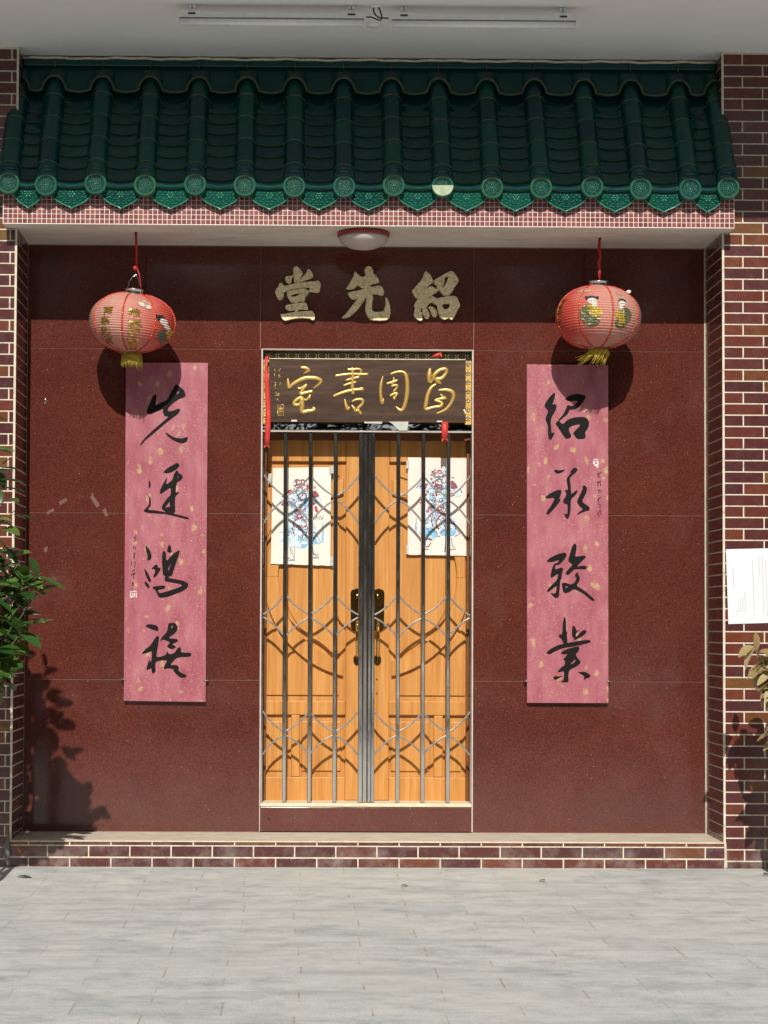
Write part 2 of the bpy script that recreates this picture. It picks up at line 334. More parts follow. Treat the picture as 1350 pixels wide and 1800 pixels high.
# ------------------------------------------------------------------ mesh helpers
class MB:
    def __init__(s): s.v = []; s.f = []; s.t = []; s.smooth = []; s.cur = .5
    def vert(s, p): s.v.append(Vector(p)); s.t.append(s.cur); return len(s.v)-1
    def face(s, idx, sm=False): s.f.append(tuple(idx)); s.smooth.append(sm)
    def quad(s, a, b, c, d, sm=False): s.face([s.vert(p) for p in (a, b, c, d)], sm)
    def box(s, x0, x1, y0, y1, z0, z1):
        i = [s.vert((x, y, z)) for z in (z0, z1) for y in (y0, y1) for x in (x0, x1)]
        for q in ((0, 2, 3, 1), (4, 5, 7, 6), (0, 1, 5, 4), (2, 6, 7, 3), (0, 4, 6, 2), (1, 3, 7, 5)): s.face([i[k] for k in q])
        return s
    def tile_y(s, x0, x1, z0, z1, y, h, bev=.0015):          # bevelled tile facing -Y
        a = [s.vert(p) for p in ((x0, y, z0), (x1, y, z0), (x1, y, z1), (x0, y, z1))]
        b = [s.vert(p) for p in ((x0+bev, y-h, z0+bev), (x1-bev, y-h, z0+bev), (x1-bev, y-h, z1-bev), (x0+bev, y-h, z1-bev))]
        s.face(b)
        for k in range(4): s.face([a[k], a[(k+1) % 4], b[(k+1) % 4], b[k]])
    def tile_x(s, y0, y1, z0, z1, x, h, bev=.0015):          # bevelled tile facing sign(h) X
        a = [s.vert(p) for p in ((x, y0, z0), (x, y1, z0), (x, y1, z1), (x, y0, z1))]
        b = [s.vert(p) for p in ((x+h, y0+bev, z0+bev), (x+h, y1-bev, z0+bev), (x+h, y1-bev, z1-bev), (x+h, y0+bev, z1-bev))]
        o = 1 if h > 0 else -1
        s.face(b[::o])
        for k in range(4): s.face([a[k], a[(k+1) % 4], b[(k+1) % 4], b[k]][::o])
    def tube(s, pts, rad, n=8, flat=1.0, caps=True, sm=True):
        pts = [Vector(p) for p in pts]; m = len(pts)
        rads = rad if isinstance(rad, (list, tuple)) else [rad]*m
        prev = None; rings = []
        for i, p in enumerate(pts):
            d = (pts[min(i+1, m-1)]-pts[max(i-1, 0)]).normalized()
            ref = Vector((0, 1, 0)) if abs(d.y) < .95 else Vector((0, 0, 1))
            a = d.cross(ref).normalized(); b = a.cross(d).normalized()
            rings.append([s.vert(p + a*math.cos(2*math.pi*k/n)*rads[i] + b*math.sin(2*math.pi*k/n)*rads[i]*flat) for k in range(n)])
        for i in range(m-1):
            for k in range(n): s.face([rings[i][k], rings[i][(k+1) % n], rings[i+1][(k+1) % n], rings[i+1][k]], sm)
        if caps: s.face(rings[0][::-1]); s.face(rings[-1])
        return s
    def prism(s, outer, y0, y1, holes=(), tr=None):           # outline in (x,z), front at y0, back at y1
        loops = [outer]+list(holes)
        flat = [Vector((p[0], p[1], 0)) for l in loops for p in l]
        tris = tessellate_polygon([[Vector((p[0], p[1], 0)) for p in l] for l in loops])
        tr = tr or (lambda x, y, z: (x, y, z))
        fr = [s.vert(tr(p.x, y0, p.y)) for p in flat]
        bk = [s.vert(tr(p.x, y1, p.y)) for p in flat]
        for t in tris: s.face([fr[k] for k in t]); s.face([bk[k] for k in t][::-1])
        o = 0
        for l in loops:
            n = len(l)
            for k in range(n): s.face([fr[o+k], fr[o+(k+1) % n], bk[o+(k+1) % n], bk[o+k]])
            o += n
        return s
    def sheet(s, outer, y, tr=None, holes=()):
        loops = [outer]+list(holes)
        flat = [Vector((p[0], p[1], 0)) for l in loops for p in l]
        tris = tessellate_polygon([[Vector((p[0], p[1], 0)) for p in l] for l in loops])
        tr = tr or (lambda x, z: (x, y, z))
        fr = [s.vert(tr(p.x, p.y)) for p in flat]
        for t in tris: s.face([fr[k] for k in t])
        return s
    def lathe(s, prof, c, axis='Z', n=32, sm=True):           # prof: (r, h)
        rings = []
        for r, h in prof:
            ring = []
            for k in range(n):
                a = 2*math.pi*k/n; ca, sa = r*math.cos(a), r*math.sin(a)
                q = (ca, sa, h) if axis == 'Z' else (ca, h, sa)
                ring.append(s.vert(Vector(c)+Vector(q)))
            rings.append(ring)
        for i in range(len(rings)-1):
            for k in range(n): s.face([rings[i][k], rings[i][(k+1) % n], rings[i+1][(k+1) % n], rings[i+1][k]], sm)
        if prof[0][0] > 1e-5: s.face(rings[0][::-1])
        if prof[-1][0] > 1e-5: s.face(rings[-1])
        return s
    def blob(s, c, rx, ry, rz, rot=0.0, n=8, m=5):
        c = Vector(c); rings = []
        for i in range(1, m):
            th = math.pi*i/m
            ring = []
            for k in range(n):
                a = 2*math.pi*k/n
                x, z = rx*math.sin(th)*math.cos(a), rz*math.sin(th)*math.sin(a)
                ring.append(s.vert(c+Vector((x*math.cos(rot)-z*math.sin(rot), -ry*math.cos(th), x*math.sin(rot)+z*math.cos(rot)))))
            rings.append(ring)
        t = s.vert(c+Vector((0, -ry, 0))); b = s.vert(c+Vector((0, ry, 0)))
        for k in range(n):
            s.face([t, rings[0][k], rings[0][(k+1) % n]], True); s.face([b, rings[-1][(k+1) % n], rings[-1][k]], True)
            for i in range(len(rings)-1): s.face([rings[i][k], rings[i+1][k], rings[i+1][(k+1) % n], rings[i][(k+1) % n]], True)
        return s
    def build(s, name, mat, parent=None, bevel=0, fix=True):
        org = Vector((0, 0, 0)); p = parent
        while p is not None: org = org + p.location; p = p.parent
        loc = Vector((0, 0, 0))
        if parent is None:
            xs = [v.x for v in s.v]; ys = [v.y for v in s.v]; zs = [v.z for v in s.v]
            loc = Vector(((min(xs)+max(xs))/2, (min(ys)+max(ys))/2, min(zs)))
        me = bpy.data.meshes.new(name)
        me.from_pydata([tuple(v-org-loc) for v in s.v], [], s.f)
        me.polygons.foreach_set('use_smooth', s.smooth)
        at = me.attributes.new('tint', 'FLOAT', 'POINT'); at.data.foreach_set('value', s.t)
        me.materials.append(M[mat])
        if fix:
            bm = bmesh.new(); bm.from_mesh(me); bmesh.ops.recalc_face_normals(bm, faces=bm.faces); bm.to_mesh(me); bm.free()
        me.update()
        o = bpy.data.objects.new(name, me); C.objects.link(o); o.location = loc
        if parent is not None: o.parent = parent
        if bevel:
            b = o.modifiers.new('bevel', 'BEVEL'); b.width = bevel; b.segments = 2; b.limit_method = 'ANGLE'
        return o
def tag(o, label, cat, group=None):
    o['label'] = label; o['category'] = cat
    if group: o['group'] = group
    return o
def thing(name, label, cat, loc=(0, 0, 0), group=None):
    o = bpy.data.objects.new(name, None); C.objects.link(o); o.location = loc; o.empty_display_size = .1
    return tag(o, label, cat, group)
def copy_tree(o, parent=None):
    c = o.copy(); C.objects.link(c); c.parent = parent
    for ch in o.children: copy_tree(ch, c)
    return c
def chaikin(pts, n=1):
    for _ in range(n):
        q = []
        for i in range(len(pts)):
            a, b = pts[i], pts[(i+1) % len(pts)]
            q += [(a[0]*.8+b[0]*.2, a[1]*.8+b[1]*.2), (a[0]*.2+b[0]*.8, a[1]*.2+b[1]*.8)]
        pts = q
    return pts
def px_poly(poly, org, sc, Y, smooth=1):
    pts = chaikin(poly, smooth) if smooth else poly
    return [P(org[0]+x/sc, org[1]+y/sc, Y) for x, y in pts]

# ------------------------------------------------------------------ main measures
XL, XR = -1.636, 2.443          # recess between the brick pillars
YW = .46                        # polished granite wall
YB = -.135                      # face of the mosaic band
ZS = 3.663                      # soffit
ZC = 4.72                       # ceiling of the porch
ZT = P(600, 1479, -.005)[1]      # top of the brick step
YD = .655                       # face of the timber doors
DX0 = P(459, 1000, YW)[0]; DX1 = P(830.5, 1000, YW)[0]
DZ1 = P(645, 615.5, YW)[1]; DZS = P(645, 1412, YW)[1]

# ================================================================== SETTING
g = MB(); g.quad((-150, -150, 0), (150, -150, 0), (150, 150, 0), (-150, 150, 0))
gr = g.build('ground', 'paving', fix=False); gr['kind'] = 'structure'; gr['label'] = 'pale grey stone paving with thin rusty joints'

# far trees behind the photographer (seen only as reflections and as the shade they throw), plus side rows added to block sky light
def trees_and_sky_blockers():
    m = MB(); r = random.Random(3)
    spots = [(-20+k*4.0, -20) for k in range(11)]+[(sx, y) for sx in (-13, 16) for y in (-16, -12.5, -9, -5.5)]  # the two side rows are unseen, added to cut the sky light
    for cx, cy in spots:
        cx += r.uniform(-.8, .8); h = r.choice((7.6, 8.6, 9.2, 8.8, 8.2)); cy += r.uniform(-1, .5)
        for j in range(1300):
            a = r.uniform(0, 6.283); zz = r.random()**.8; rad = 2.5*math.sqrt(max(0, 1-(2*zz-1.0)**2))*(.55+.45*r.random())+.2
            c = Vector((cx+rad*math.cos(a), cy+rad*math.sin(a), .3+zz*(h-.4)))
            if c.z > 6.2 and mnoise.noise(c*.9) < -.12: continue
            m.cur = r.random()
            s = r.uniform(.16, .32) if c.z > 6 else r.uniform(.3, .55); d1 = Vector((r.uniform(-1, 1), r.uniform(-1, 1), r.uniform(-1, 1))).normalized(); d2 = d1.orthogonal().normalized()
            m.quad(c-d1*s, c+d2*s*.6, c+d1*s, c-d2*s*.6)
    o = m.build('woods_and_sky_blockers', 'leaf_far', fix=False); o['kind'] = 'stuff'; o['label'] = 'dark row of trees across the forecourt, with unseen side rows added to block sky light'
trees_and_sky_blockers()

# ------------------------------------------------------------------ porch ceiling
m = MB(); m.box(-4.2, 5.0, -1.265, 1.2, ZC, ZC+.2)
tag(m.build('porch_ceiling', 'white_paint'), 'plain pale grey painted ceiling slab above the green tiled canopy', 'ceiling')

# ------------------------------------------------------------------ brick pillars
TH, TW, GJ = .0657, .235, .0072     # course height, tile pitch, joint
Z0 = 1.358
def tint():
    u = rnd.random(); return .5*u if u < .5 else (.25+.5*rnd.random() if u < .86 else .8+.2*rnd.random())
def pillar(side, label):
    xe = XL if side < 0 else XR
    xo = xe+side*1.9
    x0, x1 = min(xe, xo), max(xe, xo)
    root = thing('brick_pillar', label, 'pillar', ((x0+x1)/2, .4, 0), 'brick pillars of the facade')
    b = MB(); b.box(x0, x1, 0, 1.0, -.02, ZC); b.build('pillar_core', 'grout', root)
    t = MB()
    k0 = int((0-Z0)/TH)-1; k1 = int((ZC-Z0)/TH)+1
    for k in range(k0, k1+1):
        z0, z1 = max(Z0+k*TH+GJ/2, .002), min(Z0+(k+1)*TH-GJ/2, ZC-.004)
        if z1-z0 < .008: continue
        even = k % 2 == 0
        if side > 0: j = [.117+TW*i for i in range(-1, 9)] if even else [TW*i for i in range(0, 9)]
        else: j = [.036+TW*i for i in range(-1, 9)] if even else [.036+.1175+TW*i for i in range(-1, 9)]
        for i in range(len(j)-1):
            a, c = max(j[i]+GJ/2, .009), min(j[i+1]-GJ/2, 1.89)
            if c-a < .01: continue
            t.cur = tint()
            xa, xb = xe+side*a, xe+side*c
            t.tile_y(min(xa, xb), max(xa, xb), z0, z1, .0, .003)
        # return of the pillar into the recess
        if z1 > ZT:
            zz0 = max(z0, ZT+.004)
            jj = [.0, .12, .235+.12, .6] if even else [.0, .235, .46, .7]
            if zz0 < z1-.008:
                for i in range(len(jj)-1):
                    a, c = max(jj[i]+GJ/2, .009), min(jj[i+1]-GJ/2, YW-.012 if zz0 < ZS else .9)
                    if c-a < .012: continue
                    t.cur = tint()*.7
                    t.tile_x(a, c, zz0, z1, xe, -side*.003)
    t.build('brick_facing', 'brick_tile', root)
    cs = MB(); cs.box(xe+side*.001-.005, xe+side*.001+.005, -.004, .008, ZT if side > 0 else ZT, ZC-.002)
    cs.build('corner_strip', 'grout', root)
    if side > 0:
        sm = MB(); q = [P(1272.5, 1482, -.006), P(1276.5, 1481, -.006), P(1277.5, 1500, -.006), P(1278.5, 1525, -.006), P(1272.5, 1525, -.006), P(1273.5, 1503, -.006)]
        sm.prism(q, -.0085, -.001); sm.build('mortar_smear', 'cement', root)
    return root
pillar(-1, 'dark brown glazed brick pillar behind the green shrub')
pillar(1, 'dark brown glazed brick pillar with the white notice taped on')

# ------------------------------------------------------------------ brick step
def step():
    root = thing('brick_step', 'low brick step with a worn cement top below the doors', 'step', ((XL+XR)/2, .2, 0))
    b = MB(); b.box(XL-.02, XR+.006, -.004, 1.1, -.01, ZT-.0068); b.build('step_core', 'grout', root)
    tr = MB(); tr.box(XL, XR, .02, YW+.06, ZT-.0060, ZT); tr.build('tread', 'cement', root)
    lp = MB(); lp.box(XL-.02, XR+.006, -.009, .0195, ZT-.0065, ZT-.0005); lp.build('tread_nosing', 'cement_lip', root, bevel=.0025)
    t = MB()
    rows = [(.002, P(600, 1509.5, 0)[1], 0), (P(600, 1506.7, 0)[1], P(600, 1488.5, 0)[1], 1), (P(600, 1486.3, 0)[1], ZT-.0085, 0)]
    xj0 = P(50, 1500, 0)[0]
    for z0, z1, o in rows:
        if z0 > z1: z0, z1 = z1, z0
        for i in range(-1, 19):
            a = xj0+TW*(i+.46*o)+GJ/2; c = a+TW-GJ
            a, c = max(a, XL-.018), min(c, XR+.002)
            if c-a < .012: continue
            t.cur = tint()*.9
            t.tile_y(a, c, z0, z1, -.004, .003)
    t.build('riser_tiles', 'brick_tile', root)
step()

# ------------------------------------------------------------------ granite wall
def granite():
    root = thing('granite_wall', 'polished dark red granite wall around the doorway', 'wall', ((DX0+DX1)/2, YW+.06, ZT))
    zj = [ZT+.004, P(300, 1195, YW)[1], P(300, 902, YW)[1], P(300, 613, YW)[1], ZS-.006]
    xv0, xv1 = P(458, 520, YW)[0], P(833, 520, YW)[0]
    gj = .0016
    def slab(*a): q = MB(); q.box(*a); q.build('granite_slab', 'granite', root, bevel=.0008)
    for i in range(4):
        slab(XL+.0055, (DX0 if i < 3 else xv0)-gj-.004*(i < 3), YW, YW+.05, zj[i]+gj, zj[i+1]-gj)
        slab((DX1 if i < 3 else xv1)+gj+.004*(i < 3), XR-.012, YW, YW+.05, zj[i]+gj, zj[i+1]-gj)
    slab(xv0+gj, xv1-gj, YW, YW+.05, zj[3]+gj+.002, zj[4]-gj)
    j = MB()
    j.box(XL, DX0-.004, YW+.003, YW+.2, ZT, ZS); j.box(DX1+.004, XR, YW+.003, YW+.2, ZT, ZS)
    j.box(DX0-.003, DX1+.003, YW+.003, YW+.2, DZ1+.006, ZS-.001)
    j.build('joint_backing', 'granite_joint', root)
    c = MB()                                                     # caulk in the right corner
    c.box(XR-.0105, XR-.0035, YW-.004, YW+.0025, ZT+.002, ZS-.004)
    c.build('corner_caulk', 'cement', root)
    th = MB(); th.box(DX0+.002, DX1-.002, YW+.002, YW+.05, ZT+.005, DZS-.024); th.build('threshold_slab', 'granite', root, bevel=.004)
    dr = MB(); x, z = P(472.5, 1439, YW); dr.lathe([(.004, 0), (.0075, -.0015), (.0075, 0)], (x, YW+.0018, z), 'Y', 14); dr.build('drain_hole', 'slot_dark', root)
    # grey ghosts of old tape and specks of paint
    for q in ([(103, 882), (115, 875), (119, 880), (106, 888)], [(81, 901), (93, 893), (96, 898), (84, 905)], [(158, 873), (164, 870), (176, 889), (170, 893)], [(180, 897), (186, 893), (190, 906), (186, 909)], [(77, 963), (84, 960), (83, 969), (78, 971)], [(160, 868), (163, 866), (165, 869), (162, 871)]):
        t = MB(); t.prism([P(x, y, YW) for x, y in q], YW-.0012, YW-.0001); t.build('tape_mark', 'tape_mark', root)
    hk = MB(); p = P3(79, 705, YW-.003); hk.blob(p, .0075, .006, .022, -.25); hk.build('wall_hook', 'bright_steel', root)
    return root
granite()

# ------------------------------------------------------------------ canopy with glazed tiles
def canopy():
    xl, xr = P(5, 370, YB)[0], P(1291, 380, YB)[0]
    root = thing('tiled_canopy', 'small green glazed tile roof over the doorway with a pink mosaic edge', 'roof', ((xl+xr)/2, .2, ZS))
    s = MB(); s.box(xl, xr, YB+.006, -.006, ZS, ZS+.225); s.build('eave_board', 'soffit_paint', root); s = MB(); s.box(XL+.004, XR-.004, -.0055, YW+.19, ZS, ZS+.30)
    s.build('soffit', 'soffit_paint', root)
    # roof bed: a solid wedge under the tiles, up to the ceiling
    A = Vector((0, -.10, ZS+.215)); Bt = Vector((0, .20, ZC-.06))
    w = MB()
    for x0, x1, ya in ((XL+.004, XR-.004, 0.0),):
        pr = [(.012, ZS+.302), (.012, 4.16), (.23, ZC-.06), (.23, ZC-.002), (.60, ZC-.002), (.60, ZS+.302)]
        a = [w.vert((x0, y, z)) for y, z in pr]; b = [w.vert((x1, y, z)) for y, z in pr]
        w.face(a); w.face(b[::-1])
        for k in range(len(pr)): w.face([a[k], b[k], b[(k+1) % len(pr)], a[(k+1) % len(pr)]])
    w.cur = .2; w.t = [.2]*len(w.v); w.build('roof_bed', 'green_glaze', root)
    # mosaic band
    mg = MB(); mg.box(xl, xr, YB+.002, YB+.0055, ZS-.001, ZS+.225); mg.build('band_grout', 'mosaic_grout', root)
    mt = MB(); pit = .0275; nx = int((xr-xl)/pit)+1; px_ = (xr-xl-.003)/nx
    for i in range(nx):
        for k in range(8):
            mt.cur = rnd.random()
            mt.tile_y(xl+.002+i*px_+.0016, xl+.002+(i+1)*px_-.0016, ZS+.002+k*pit+.0016, ZS+.002+(k+1)*pit-.0016, YB+.002, .002, .001)
    mt.build('mosaic_band', 'mosaic_tile', root)
    # tile rows ------------------------------------------------------
    YE, ZE = -.205, P(605, 327, -.205)[1]                        # centre of the end discs
    YT, ZTt = .185, P(605, 150, .185)[1]                         # axis at the top
    d = Vector((0, YT-YE, ZTt-ZE)); Ln = d.length; d.normalize()
    nrm = Vector((0, -d.z, d.y))                                 # outwards, up the slope normal
    px = [15, 81, 168, 255, 343, 430, 517, 605, 692, 778, 865, 951, 1041, 1126, 1213, 1280]
    xs = [P(p, 326, YE)[0] for p in px]
    RC = .062
    def at(x, s_, h): return Vector((x, YE, ZE))+d*s_+nrm*h
    for i, x in enumerate(xs):
        jz = rnd.uniform(-.006, .006); jl = rnd.uniform(-.012, .012)
        t = MB()
        cuts = [0.0, .125+jl, .30+jl, .475+jl, .65+jl, Ln+.03]
        for k in range(len(cuts)-1):
            t.cur = rnd.random()
            a, b = cuts[k], cuts[k+1]+.004
            n = 18; rings = []
            rr = [(a, RC*.97, 1.0), (a+.001, RC*1.018, 1.0), (a+.005, RC*1.018, .93), (a+.007, RC*1.012, None), (a+.022, RC*1.005, None), (a+.045, RC*1.0, None), (a+.07, RC*.995, None), (a+.095, RC*.99, None), (b-.02, RC*.975, None), (b, RC*.965, None)]
            body_t = .85*rnd.random()
            for s_, r_, tt in rr:
                ring = []; t.cur = body_t if tt is None or not k else tt
                for q in range(n+1):
                    th = math.pi*(-.12+1.24*q/n)
                    bl = max(0, min(1, s_/.10)); bl = bl*bl*(3-2*bl)
                    v = Vector((x, YE, ZE))+d*s_+Vector((r_*math.cos(th), 0, 0))+(Vector((0, 0, 1))*(1-bl)+nrm*bl)*(r_*math.sin(th)) + Vector((0, 0, jz))
                    ring.append(t.vert(v))
                rings.append(ring)
            for u in range(len(rings)-1):
                for q in range(n): t.face([rings[u][q], rings[u][q+1], rings[u+1][q+1], rings[u+1][q]], True)
        ct = t.build('cover_tile', 'green_glaze', root, fix=False)
        # end disc with raised flower
        e = MB(); e.cur = rnd.random()
        c = Vector((x, YE-.004, ZE+jz))
        tc = e.cur; e.cur = 0.0; e.lathe([(.0, .005), (.046, .005), (.0475, .0015)], c, 'Y', 32, sm=False); e.cur = .45+.5*tc
        e.lathe([(.0474, .0018), (.0495, -.007), (.053, -.010), (.059, -.010), (.063, -.006), (.0645, .002), (.063, .03)], c, 'Y', 32, sm=False)
        rel = MB(); rel.cur = min(1, max(.5, e.cur+rnd.uniform(-.1, .4)))
        worn = (i == 9)  # this end disc gets a paler lower half
        ro = rnd.uniform(-.3, .3)
        for q in range(9):
            a = 2*math.pi*q/9+ro
            rel.blob(c+Vector((.018*math.cos(a), .004, .018*math.sin(a))), .0062, .005, .0030, a, 6, 4)
            rel.blob(c+Vector((.029*math.cos(a+.35), .004, .029*math.sin(a+.35))), .0058, .005, .0026, a+1.3, 6, 4)
            rel.blob(c+Vector((.030*math.cos(a), .004, .030*math.sin(a))), .0052, .005, .0022, a-.5, 6, 4)
            rel.blob(c+Vector((.039*math.cos(a+.2), .004, .039*math.sin(a+.2))), .0045, .0045, .0024, a+.9, 6, 4)
        rel.blob(c+Vector((0, .003, 0)), .0065, .006, .0065, 0, 8, 5)
        for q in range(6): a = q*1.047; rel.blob(c+Vector((.0105*math.cos(a), .004, .0105*math.sin(a))), .0028, .004, .0028, a, 6, 4)
        ec = e.build('tile_end', 'relief_glaze', ct, fix=False)
        rel.build('relief_pattern', 'relief_light', ec, fix=False)
        if worn:
            wv = MB(); q = [(.060*math.cos(a), .060*math.sin(a)) for a in [math.pi+math.pi*k/20 for k in range(21)]]
            wv.prism([(c.x+u, c.z+v+.006) for u, v in q], c.y-.0112, c.y+.003); wv.build('pale_half', 'pale_glaze', ec, bevel=.004)
    # pan courses between the rows
    for i in range(15):
        xa, xb = xs[i], xs[i+1]; xm = (xa+xb)/2; hw = (xb-xa)/2-.035
        sag = .026*min(1, hw/.1)
        t = MB(); nn = 10
        ph = rnd.uniform(-.012, .012)
        bounds = [-.004]+[.050+ph*.6+.094*k-.0012*k*k for k in range(9)]
        for k in range(len(bounds)):
            a = bounds[k]; b = bounds[k+1]+.01 if k+1 < len(bounds) else Ln
            if a > Ln-.02: break
            b = min(b, Ln+.02)
            bt = rnd.random()*.8
            def cs(s_, h): return [at(xm+hw*u, s_, -.030+sag*(u*u)*1.1+h) for u in [(-1+2*q/nn) for q in range(nn+1)]]
            t.cur = 1.0; lo2 = [t.vert(v) for v in cs(a, .001)]; lo_ = [t.vert(v) for v in cs(a, .0095)]; t.cur = bt; lo = [t.vert(v) for v in cs(a+.006, .0105)]; hi = [t.vert(v) for v in cs(b, -.002)]
            for q in range(nn):
                t.face([lo[q], lo[q+1], hi[q+1], hi[q]], True); t.face([lo2[q], lo2[q+1], lo_[q+1], lo_[q]]); t.face([lo_[q], lo_[q+1], lo[q+1], lo[q]])
        pt = t.build('pan_tiles', 'green_glaze', root, fix=False)
        # drip tile
        zc = P(600, 329, YE)[1]
        e = MB(); e.cur = rnd.random()
        hwx = hw+.014; top = zc+.004
        out = []
        for q in range(11):
            u = -1+2*q/10; out.append((xm+hwx*u, top-.020*(1-u*u)+.008))
        for u, zz in ((1.0, -.026), (.97, -.046), (.88, -.066), (.70, -.085), (.46, -.101), (.20, -.113), (0, -.126), (-.20, -.113), (-.46, -.101), (-.70, -.085), (-.88, -.066), (-.97, -.046), (-1.0, -.026)):
            out.append((xm+hwx*u, top+zz))
        yd = YE+.028
        lean = lambda x, y, z: (x, y-(z-top)*.10, z)
        e.cur = .1+.3*e.cur; e.prism(out, yd, yd+.012, tr=lean)
        de = e.build('drip_tile', 'relief_glaze', pt, fix=True)
        rl = MB(); rl.cur = min(1, max(.5, e.cur+rnd.uniform(.1, .6)))
        rim = [Vector(lean(x*.97+xm*.03, yd-.001, z)) for x, z in out[10:]+out[:1]]
        rl.tube(rim, .0042, 6)
        for q in range(11):
            u = -1+2*q/10; rl_p = None
        for q in range(6):
            a = 2*math.pi*q/6
            rl.blob(lean(xm+.016*math.cos(a), yd-.001, top-.047+.014*math.sin(a)), .0075, .005, .006, a, 6, 4)
        rl.blob(lean(xm, yd-.001, top-.047), .006, .006, .006, 0, 6, 4)
        for sg in (-1, 1):
            for u, zz, ro in ((.36, -.046, .6), (.50, -.034, -.4), (.62, -.044, .9), (.74, -.030, .2), (.30, -.070, -.5), (.14, -.083, .4), (.50, -.062, .3), (.24, -.032, 1.0), (.80, -.047, 1.2), (.40, -.082, .8), (.66, -.066, -.3), (.10, -.098, .2), (.27, -.095, -.6)):
                rl.blob(lean(xm+sg*hwx*u, yd-.001, top+zz), .0075, .0055, .0032, ro*sg, 6, 4)
        rl.build('relief_pattern', 'relief_light', de, fix=False)
        lp = MB(); lp.cur = .4
        a_ = [lp.vert((x, YE+.005, z+.003)) for x, z in out[:11]]; b_ = [lp.vert((x, YE+.026, z+.006)) for x, z in out[:11]]; c_ = [lp.vert((x, YE+.026, z-.006)) for x, z in out[:11]]
        for q in range(10): lp.face([a_[q], a_[q+1], b_[q+1], b_[q]], True); lp.face([c_[q], c_[q+1], a_[q+1], a_[q]], True)
        lp.build('drip_lip', 'green_glaze', de, fix=False)
    # flashing course under the ceiling
    yf = .105
    low = P(600, 161, yf)[1]; xk = [x for x in xs]
    fl = []
    x0, x1 = XL+.006, XR-.006
    def edge_z(x):
        best = min(xs, key=lambda q: abs(q-x)); dx = abs(x-best)
        r = .069
        z = low - .006
        if dx < r: z = max(z, low-.012+math.sqrt(r*r-dx*dx)*1.35)
        else: z = low - .012*math.sin(min(1, (dx-r)/.07)*math.pi/2)
        return z
    N = 520
    pts = [(x0+(x1-x0)*k/N, edge_z(x0+(x1-x0)*k/N)) for k in range(N+1)]
    top = ZC-.012
    fm = MB()
    for k in range(N):
        fm.cur = .2+.5*((k*7) % 13)/13*.2
        (xa, za), (xb, zb) = pts[k], pts[k+1]
        fm.face([fm.vert(p) for p in ((xa, yf, za), (xb, yf, zb), (xb, yf+.09, top-.02), (xa, yf+.09, top-.02))])
    ff = fm.build('flashing_tiles', 'green_glaze', root, fix=True)
    rm = MB(); rm.tube([(x, yf-.003, z) for x, z in pts], .0075, 6); rm.build('flashing_rim', 'glaze_edge', ff)
    for x in xs[1:-1]: jt = MB(); jt.box(x-.0025, x+.0025, yf+.025, yf+.088, edge_z(x)+.06, top-.03); jt.build('flashing_joint', 'glaze_edge', ff)
    cp = MB(); cp.cur = .3; cp.box(x0, x1, yf+.05, yf+.1, top-.05, top-.012); cp.build('flashing_cap', 'green_glaze', root, bevel=.006)
    ml = MB(); ml.tube([(x0+(x1-x0)*k/90, yf+.055, top-.004+.003*math.sin(k*1.7)+.003*math.sin(k*.6)) for k in range(91)], .0085, 6); ml.build('mortar_bead', 'grout', root)
canopy()

